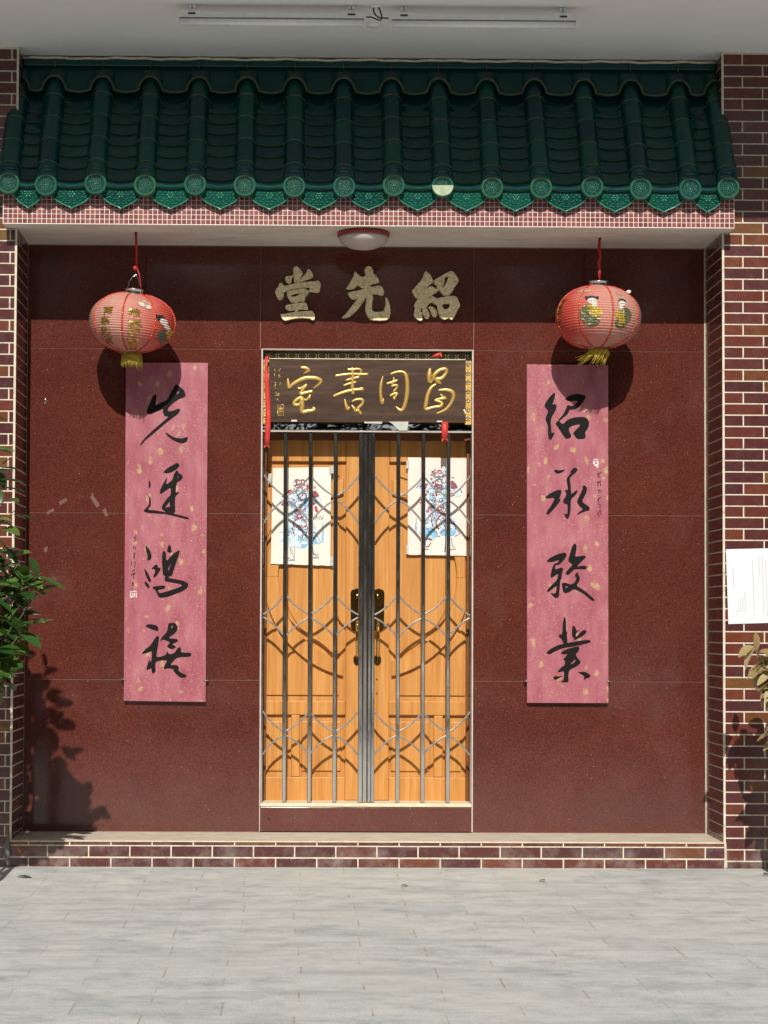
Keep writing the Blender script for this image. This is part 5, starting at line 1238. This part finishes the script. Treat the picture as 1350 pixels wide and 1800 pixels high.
def scribble(art, cx, cy, w, h, n, rot=0):
    for k in range(n):
        a = rr.uniform(0, 6.28); q = math.sqrt(rr.random()); x, y = cx+w*q*math.cos(a), cy+h*q*math.sin(a)
        L_ = rr.uniform(18, 60); th = rr.uniform(-1.2, 1.2); b = rr.uniform(-14, 14)
        st = [(x+L_*(u-.5)*math.cos(th)-b*math.sin(3*u)*math.sin(th), y+L_*(u-.5)*math.sin(th)+b*math.sin(3*u)*math.cos(th)) for u in (0, .25, .5, .75, 1)]
        q_ = rr.choice((1, 1, 2, 3)); w_ = rr.uniform(4, 7)
        art[q_][1].append(('s', st, w_)); art[q_][1].append(('s', [(2*cx-x_+rr.uniform(-6, 6), y_+rr.uniform(-6, 6)) for x_, y_ in st], w_))
    for k in range(n//5):
        a = rr.uniform(0, 6.28); q = math.sqrt(rr.random()); x, y = cx+w*q*math.cos(a), cy+h*q*math.sin(a); r_ = rr.uniform(16, 34)
        art[rr.choice((1, 2))][1].append(('p', [(x+r_*rr.uniform(.5, 1)*math.cos(t_), y+r_*rr.uniform(.4, 1)*math.sin(t_)) for t_ in [k_*.9 for k_ in range(7)]]))
for ar_, dx_ in ((artL, 560), (artR, 595)):
    for sg_ in (-1, 1):
        ar_[0][1].append(('p', [(dx_+sg_*60, 470), (dx_+sg_*330, 560), (dx_+sg_*350, 640), (dx_+sg_*190, 720), (dx_+sg_*60, 700)]))
        ar_[0][1].append(('p', [(dx_+sg_*20, 760), (dx_+sg_*190, 800), (dx_+sg_*270, 1080), (dx_+sg_*330, 1270), (dx_+sg_*200, 1360), (dx_+sg_*20, 1390)]))
        ar_[1][1].append(('p', [(dx_+sg_*120, 1180), (dx_+sg_*290, 1240), (dx_+sg_*250, 1320), (dx_+sg_*110, 1330)]))
        ar_[1][1].append(('p', [(dx_+sg_*70, 620), (dx_+sg_*150, 640), (dx_+sg_*140, 760), (dx_+sg_*60, 740)]))
        ar_[2][1].append(('p', [(dx_+sg_*190, 500), (dx_+sg_*310, 570), (dx_+sg_*190, 590)]))
        ar_[2][1].append(('p', [(dx_+sg_*170, 640), (dx_+sg_*270, 670), (dx_+sg_*200, 710)]))
        ar_[2][1].append(('s', [(dx_+sg_*30, 900), (dx_+sg_*90, 960), (dx_+sg_*120, 1080), (dx_+sg_*90, 1180)], 8))
        ar_[3][1].append(('s', [(dx_+sg_*200, 1360), (dx_+sg_*215, 1480), (dx_+sg_*270, 1530), (dx_+sg_*160, 1540)], 6))
        ar_[3][1].append(('s', [(dx_+sg_*30, 560), (dx_+sg_*55, 500), (dx_+sg_*40, 440), (dx_, 420)], 7))
    scribble(ar_, dx_, 350, 120, 70, 12); scribble(ar_, dx_, 500, 130, 90, 16); scribble(ar_, dx_, 640, 270, 90, 24); scribble(ar_, dx_, 850, 150, 110, 26); scribble(ar_, dx_, 1150, 250, 180, 34)
poster([(479.5, 822.5), (582, 821), (580.5, 994.5), (476, 991)], 'poster_paper', (465, 810), artL, 'cream paper poster with a blue and red robed figure sketch', [[(578, 821), (587, 818), (587, 832), (579, 833)], [(580, 979), (585, 978), (585, 995), (580, 994)], [(472, 833), (478, 832), (477, 849), (471, 850)]])
poster([(717, 804), (826, 806), (825, 977), (716.5, 975)], 'poster_paper_pink', (705, 795), artR, 'pinkish paper poster with a red and blue robed figure sketch', [[(714, 810), (719, 810), (719, 824), (714, 824)], [(714, 958), (718, 958), (718, 974), (714, 974)], [(822, 814), (826, 814), (826, 828), (822, 828)]])

# ------------------------------------------------------------------ name board over the gate
def name_board():
    yf = YW+.012
    q = [P(473, 632, yf), P(818.5, 632, yf), P(818.5, 743, yf), P(472.5, 742, yf)]
    root = thing('name_board', 'dark brown wooden name board with four gold running-script characters', 'name board', (sum(p[0] for p in q)/4, yf, q[2][1]))
    m = MB(); m.prism(q, yf, yf+.045); m.build('board', 'board_wood', root, bevel=.002)
    e = MB(); zt = (q[0][1]+q[1][1])/2; e.box(q[0][0], q[1][0], yf-.001, yf+.045, zt+.0005, zt+.005); e.build('top_edge', 'cement_lip', root)  # cream strip paints in the sunlit top edge of the board
    A, B = (470, 630), (650, 630)
    chars = [(A, [[(435, 120, 12), (500, 125, 20), (550, 155, 18), (515, 178, 11), (475, 200, 4)], [(270, 260, 6), (275, 330, 18), (290, 400, 22)], [(285, 390, 16), (330, 345, 20), (400, 300, 22), (470, 268, 24), (540, 255, 24), (610, 258, 23), (660, 265, 22), (710, 295, 18), (680, 340, 12), (600, 400, 5)], [(400, 385, 12), (440, 395, 14), (520, 345, 14), (480, 390, 17), (455, 435, 18), (435, 468, 20), (510, 450, 18), (600, 432, 16)], [(565, 475, 8), (550, 515, 17), (500, 548, 12), (455, 518, 18), (400, 535, 20), (360, 572, 20), (352, 605, 20), (410, 612, 18), (450, 560, 18)], [(455, 525, 22), (460, 620, 26), (455, 700, 24), (530, 695, 22), (620, 675, 17), (597, 640, 6)]]),
             (A, [[(1055, 145, 12), (1120, 145, 14), (1200, 140, 14), (1240, 165, 12), (1200, 240, 10)], [(890, 230, 13), (1000, 215, 15), (1100, 205, 14), (1220, 208, 14), (1330, 208, 14)], [(1030, 290, 10), (1120, 265, 13), (1215, 245, 13)], [(1000, 360, 10), (1070, 335, 12), (1175, 310, 12)], [(865, 500, 13), (950, 465, 17), (1060, 430, 18), (1180, 410, 18), (1265, 405, 16), (1222, 385, 6)], [(1120, 115, 12), (1125, 250, 18), (1120, 370, 20), (1130, 475, 20)], [(1020, 535, 8), (1035, 610, 18), (1060, 670, 20), (1082, 635, 5)], [(1110, 570, 10), (1180, 540, 14), (1255, 545, 16), (1250, 600, 16), (1190, 660, 16), (1205, 690, 16), (1240, 735, 13)], [(1110, 615, 9), (1145, 660, 18), (1165, 690, 16), (1200, 680, 13)]]),
             (B, [[(175, 230, 5), (150, 330, 16), (142, 430, 18), (150, 530, 18), (165, 590, 17), (185, 520, 3)], [(270, 210, 10), (350, 180, 13), (440, 180, 16), (480, 230, 22), (495, 350, 24), (490, 480, 24), (465, 600, 22), (435, 670, 20), (395, 680, 18), (340, 630, 4)], [(315, 245, 5), (315, 300, 14), (290, 360, 10)], [(220, 335, 12), (290, 315, 15), (370, 285, 11)], [(280, 370, 10), (350, 350, 13), (362, 378, 12), (310, 440, 14)], [(265, 495, 13), (310, 470, 14), (360, 455, 12), (340, 500, 13), (312, 518, 12), (335, 535, 13)]]),
             (B, [[(795, 130, 13), (785, 220, 28), (792, 310, 22), (830, 290, 7)], [(840, 290, 13), (850, 220, 22), (920, 155, 20), (1000, 140, 20), (1010, 185, 18), (950, 260, 22), (880, 275, 24), (905, 310, 20), (940, 330, 11)], [(880, 335, 8), (810, 385, 18), (765, 480, 22), (742, 600, 24), (738, 670, 20), (830, 645, 16), (930, 630, 18), (950, 585, 18), (850, 550, 11)], [(850, 550, 10), (950, 530, 18), (1008, 525, 12), (960, 500, 12), (930, 468, 6)], [(900, 420, 9), (1000, 415, 18), (1080, 435, 22), (1105, 495, 22), (1070, 590, 18), (990, 680, 15), (870, 728, 5)]])]
    def spline(st):
        out = []
        n = len(st)
        for i in range(n-1):
            p0, p1, p2, p3 = st[max(i-1, 0)], st[i], st[i+1], st[min(i+2, n-1)]
            for k in range(4):
                t = k/4
                out.append(tuple(.5*((2*p1[j])+(-p0[j]+p2[j])*t+(2*p0[j]-5*p1[j]+4*p2[j]-p3[j])*t*t+(-p0[j]+3*p1[j]-3*p2[j]+p3[j])*t**3) for j in range(3)))
        out.append(st[-1]); return out
    kk = (11+yf)/F/7.5
    for org, sts in chars:
        mb = MB()
        for st in sts:
            st = spline(st)
            mb.tube([P3(org[0]+x/7.5, org[1]+y/7.5, yf-.0005) for x, y, r in st], [max(.0012, r*kk*1.28) for x, y, r in st], 8, .62)
        mb.build('gold_letter', 'gold_paint', root)
    sg = MB()
    for st in [[(100, 135), (95, 165), (105, 160)], [(92, 195), (100, 250)], [(85, 220), (105, 215)], [(145, 140), (172, 130), (155, 185)], [(140, 160), (165, 155)], [(135, 225), (170, 215)], [(150, 215), (150, 260)], [(165, 235), (168, 260)], [(95, 320), (120, 315)], [(110, 310), (100, 370), (115, 395), (95, 400)], [(150, 325), (175, 320), (160, 350), (175, 350)], [(95, 490), (165, 490)], [(115, 490), (115, 440)], [(140, 450), (145, 490), (160, 455)], [(120, 550), (130, 535), (152, 562)]]:
        sg.tube([P3(470+x/7.5, 630+y/7.5, yf-.0003) for x, y in st], .0020, 5, .5)
    for st in [[(138, 610), (215, 610), (215, 752), (138, 752), (138, 610)], [(160, 635), (160, 730)], [(193, 635), (193, 730)], [(150, 660), (205, 660)], [(150, 700), (205, 700)], [(176, 620), (176, 745)]]:
        sg.tube([P3(470+x/7.5, 630+y/7.5, yf-.0003) for x, y in st], .0022, 5, .5)
    sg.build('signature_lettering', 'gold_paint', root)
    for tq in (((512, 738), (522, 738), (522, 741), (512, 741)), ((768, 739.5), (777, 739.5), (777, 742), (768, 742)), ((814, 720), (817, 719), (819.5, 727), (818, 728))):
        tp = MB(); tp.prism([P(x, y, yf) for x, y in tq], yf-.002, yf-.0002); tp.build('paper_tab', 'doll_white', root)
name_board()
def ribbons():
    y = YW-.004
    def strip(pts, w):
        m = MB(); a = []
        for px_, py_, hw, dy in pts:
            a.append((m.vert(P3(px_-hw, py_, y+dy)), m.vert(P3(px_+hw, py_, y+dy))))
        for k in range(len(a)-1): m.face([a[k][0], a[k][1], a[k+1][1], a[k+1][0]], True)
        return m
    m = strip([(487, 625.5, 1.5, .05), (474, 625.8, 3.2, .02), (468.5, 627, 2.6, .0), (467.8, 645, 2.4, -.002), (468.4, 665, 4.0, -.004), (470, 690, 4.2, -.006), (471, 712, 4.6, -.002), (471.5, 722, 4.4, -.008), (471, 742, 4.8, -.012), (470, 765, 4.5, -.010), (469, 783, 4.2, -.006)], 0)
    m.face([m.vert(P3(464.4, 783, y-.006)), m.vert(P3(469.5, 783, y-.006)), m.vert(P3(464.2, 788, y-.006))]); m.face([m.vert(P3(469.2, 783, y-.006)), m.vert(P3(473.6, 783, y-.006)), m.vert(P3(473, 787.5, y-.006))])
    o = tag(m.build('red_ribbon', 'ribbon_red', fix=False), 'long red ribbon hanging down beside the name board to below the rail', 'ribbon', 'red ribbons on the doorway')
    o.modifiers.new('solid', 'SOLIDIFY').thickness = .0008
    m = strip([(782, 741.5, 5.6, .0), (782, 748, 5.5, -.008), (782, 758, 5.4, -.012), (781.7, 771, 5.2, -.010)], 0)
    m.face([m.vert(P3(776.5, 771, y-.010)), m.vert(P3(782, 771, y-.010)), m.vert(P3(776.6, 777, y-.010))]); m.face([m.vert(P3(781.4, 771, y-.010)), m.vert(P3(786.9, 771, y-.010)), m.vert(P3(786.5, 776, y-.010))])
    o = tag(m.build('red_ribbon', 'ribbon_red', fix=False), 'short red ribbon tail hanging over the steel rail', 'ribbon', 'red ribbons on the doorway'); o.modifiers.new('solid', 'SOLIDIFY').thickness = .0008
    m = MB(); p = [P3(757, 628.5, YW+.01), P3(766, 624.5, YW+.0), P3(776, 622, YW-.002)]
    m.tube(p, [.002, .009, .012], 8, .6); m.blob(P3(775, 625, YW+.0), .009, .01, .013)
    tag(m.build('red_ribbon', 'ribbon_red'), 'knotted red ribbon end on the top edge of the name board', 'ribbon', 'red ribbons on the doorway')
ribbons()

# ------------------------------------------------------------------ notice on the pillar
def notice():
    yn = -.006
    q = [P(1276, 965.5, yn), P(1382, 963, yn), P(1384, 1094, yn), P(1280.3, 1097, yn)]
    root = thing('notice', 'white printed paper notice taped to the brick pillar', 'notice', (q[0][0]+.15, yn, q[2][1]))
    m = MB(); nu, nv = 12, 12; g_ = []
    yy = lambda x, z: yn-.003*abs(mnoise.noise(Vector((x*6, z*6, 2))))
    for j in range(nv+1):
        for i in range(nu+1):
            u, v = i/nu, j/nv
            x = (q[0][0]*(1-u)+q[1][0]*u)*(1-v)+(q[3][0]*(1-u)+q[2][0]*u)*v; z = (q[0][1]*(1-u)+q[1][1]*u)*(1-v)+(q[3][1]*(1-u)+q[2][1]*u)*v
            m.vert((x, yy(x, z), z))
    for j in range(nv):
        for i in range(nu):
            a = j*(nu+1)+i; m.face([a, a+1, a+nu+2, a+nu+1], True)
    m.build('sheet', 'notice_paper', root, fix=False)
    t = MB(); r = random.Random(4)
    def colm(x0, y0, x1, y1, n, gap=()):
        for k in range(n):
            if k in gap: continue
            x = 1265+(x0+(x1-x0)*k/(n-1))/12; y = 955+(y0+(y1-y0)*k/(n-1))/12
            for s_ in range(3):
                dx, dz = r.uniform(-.45, .45), r.uniform(-.9, .9)
                a = P(x-.55+dx*.4, y+dz, yn); b = P(x+.55+dx*.4, y+dz+r.uniform(-.3, .3), yn)
                for p_, q_ in ((a, b),):
                    t.quad((p_[0], yy(*p_)-.0006, p_[1]-.0006), (q_[0], yy(*q_)-.0006, q_[1]-.0009), (q_[0], yy(*q_)-.0006, q_[1]+.0009), (p_[0], yy(*p_)-.0006, p_[1]+.0009))
            a = P(x+r.uniform(-.3, .3), y, yn)
            t.quad((a[0]-.0009, yy(*a)-.0005, a[1]-.0035), (a[0]+.0009, yy(*a)-.0005, a[1]-.0035), (a[0]+.0009, yy(*a)-.0005, a[1]+.0035), (a[0]-.0009, yy(*a)-.0005, a[1]+.0035))
    colm(280, 530, 300, 945, 9); colm(358, 1430, 360, 1525, 3); colm(395, 1335, 402, 1430, 3); colm(435, 1145, 445, 1430, 7); colm(480, 1145, 490, 1430, 7); colm(530, 1050, 540, 1430, 9)
    colm(693, 380, 733, 1520, 25, (23,)); colm(822, 280, 835, 665, 9); colm(890, 280, 938, 1520, 27); colm(965, 375, 1005, 1515, 25); colm(1060, 280, 1100, 1500, 26); colm(1150, 280, 1180, 1200, 20); colm(1260, 380, 1280, 900, 12)
    t.build('printed_text', 'notice_ink', root, fix=False)
notice()

# ------------------------------------------------------------------ plants
def leaf(mb, base, dirv, upv, L, W, curl, r):
    d = dirv.normalized(); s = d.cross(upv)
    if s.length < 1e-3: s = d.orthogonal()
    s.normalize(); n = s.cross(d).normalized()
    mb.cur = min(1, max(0, r.gauss(.5, .28)))
    N = 6; rows = []
    wave = r.uniform(-.12, .12)
    for k in range(N+1):
        t = k/N
        w = W*(math.sin(math.pi*min(.985, (t*.95+.02)**1.22))**.75)*(1.0 if t < .97 else .55)
        c = base+d*(L*t)-n*(curl*L*t*t)+s*(wave*L*t*t)
        rows.append((mb.vert(c-s*w+n*w*.28), mb.vert(c), mb.vert(c+s*w+n*w*.28)))
    for k in range(N):
        a, b = rows[k], rows[k+1]
        mb.face([a[0], a[1], b[1], b[0]], True); mb.face([a[1], a[2], b[2], b[1]], True)
def shrub(name, label, mat, Y, tips, root_px, base_y, Lr, Wr, n_leaf, seed, curl=(.0, .35), droop=0.0):
    r = random.Random(seed)
    bx = P(root_px, 1200, Y)[0]
    root = thing(name, label, 'shrub', (bx, Y, 0))
    st = MB(); fo = MB()
    ztop = max(P(p[0], p[1], Y)[1] for p in tips)
    stems = []
    for k in range(4):
        ox, oy = r.uniform(-.05, .05), r.uniform(-.05, .05)
        top = Vector((bx+r.uniform(-.16, .16), Y+r.uniform(-.12, .12), ztop*r.uniform(.75, 1.0)))
        pts = [Vector((bx+ox, Y+oy, 0)), Vector((bx+ox*1.5, Y+oy, .6)), Vector(((bx+top.x)/2, (Y+top.y)/2, top.z*.6)), top]
        stems.append(pts); st.tube(pts, [.017, .014, .009, .004], 6)
    for p in tips:
        c = P3(p[0], p[1], Y); c.y += r.uniform(-.12, .12) if len(p) < 3 else p[2]
        nl = p[3] if len(p) > 3 else n_leaf
        s_ = min(stems, key=lambda q: (q[2]-c).length)
        zz = c.z-r.uniform(.12, .3); zz = max(.3, zz)
        j = s_[1].lerp(s_[2], .6) if zz < s_[2].z else s_[2].lerp(s_[3], min(.9, (zz-s_[2].z)/max(.05, s_[3].z-s_[2].z)))
        mid = j.lerp(c, .55)+Vector((0, 0, -.02))
        st.tube([j, mid, c], [.0055, .004, .0022], 5)
        axis = (c-mid).normalized(); axis.z += .25-droop; axis.normalize()
        for q in range(nl):
            t = r.uniform(-.9, .15); b = c+axis*(t*.09)
            a = q*2.4+r.uniform(-.4, .4)
            o1 = axis.orthogonal().normalized(); o2 = axis.cross(o1)
            out = o1*math.cos(a)+o2*math.sin(a)
            dv = out*r.uniform(.6, 1.0)+axis*r.uniform(.1, .8)+Vector((0, 0, -droop*r.uniform(.4, 1.2)))
            leaf(fo, b, dv, Vector((r.uniform(-.2, .2), r.uniform(-.6, -.1), 1)), r.uniform(*Lr), r.uniform(*Wr), r.uniform(*curl), r)
    st.build('stem', 'bark', root); fo.build('foliage', mat, root, fix=False)
    return root
rt_ = random.Random(21)
tipsL = [(-6, 715, 0, 2), (-2, 774, .05, 3), (4, 812, 0, 2), (4, 844, 0, 2), (20, 879, 0, 2), (-4, 905, 0, 4), (10, 930, 0, 3), (4, 962), (22, 972), (42, 986), (60, 1006), (66, 1024), (30, 1012), (12, 1030), (42, 1050), (58, 1088), (30, 1080), (8, 1075), (45, 1118), (14, 1118), (36, 1150), (10, 1172), (36, 1180, 0, 3), (-4, 1150), (20, 1100), (0, 1000), (48, 1030), (26, 1136), (-8, 1192), (24, 800, .1, 1), (12, 860, .05, 2), (38, 895, 0, 1), (76, 1040, 0, 2), (84, 1006, 0, 2), (50, 1062), (34, 1100), (16, 1056), (4, 1132)]
tipsL += [(rt_.uniform(-125, -30), rt_.uniform(715, 930)) for _ in range(22)]+[(rt_.uniform(-125, 4), rt_.uniform(930, 1195)) for _ in range(38)]
tipsL = [(p_[0]-9, *p_[1:]) for p_ in tipsL]
shrub('leafy_shrub', 'tall leafy green shrub against the brick pillar at the edge of the photo', 'leaf_green', -1.3, tipsL, -70, 0, (.10, .155), (.024, .038), 5, 5)
tipsR = [(1330, 1140), (1338, 1150), (1334, 1172), (1345, 1180), (1352, 1166), (1360, 1188), (1352, 1192), (1362, 1150), (1370, 1185), (1390, 1140)]
tipsR += [(rt_.uniform(1362, 1450), rt_.uniform(1130, 1330)) for _ in range(30)]
shrub('withered_shrub', 'withered shrub with curled tan leaves in front of the notice pillar', 'leaf_dry', -.7, tipsR, 1410, 0, (.075, .115), (.022, .033), 5, 9, (.2, .9), .55)

# ------------------------------------------------------------------ litter on the ground
def fallen(px, py, L, W, rot, label, mat='fallen_green'):
    p = Pz(px, py, .006); m = MB(); r = random.Random(int(px))
    d = Vector((math.cos(rot), math.sin(rot), .12)); leaf(m, p-d*L*.5+Vector((0, 0, .006)), d, Vector((0, 0, 1)), L, W, .25, r)
    o = tag(m.build('fallen_leaf', mat, fix=False), label, 'leaf', 'leaves dropped on the paving')
    o.modifiers.new('solid', 'SOLIDIFY').thickness = .0015
fallen(44, 1541, .085, .022, .3, 'curled green leaf on the paving in front of the shrub pillar')
fallen(711, 1557, .040, .012, .1, 'dark shrivelled leaf on the paving in front of the doors')
fallen(953.5, 1548, .036, .013, 2.5, 'small green leaf on the paving below the round lantern')
fallen(1349, 1537, .055, .02, .4, 'dark leaf on the paving at the corner below the notice pillar')
m = MB(); q = [P(x, y, -.03) for x, y in ((5, 1486), (9, 1480), (13, 1468), (15.5, 1469), (16, 1480), (18, 1495), (18, 1506), (6, 1506), (7, 1496))]
m.prism(chaikin(q), -.034, -.0085)
tag(m.build('plastic_scrap', 'scrap_grey', bevel=.006), 'torn grey plastic scrap stuck at the shrub end of the brick step', 'scrap')
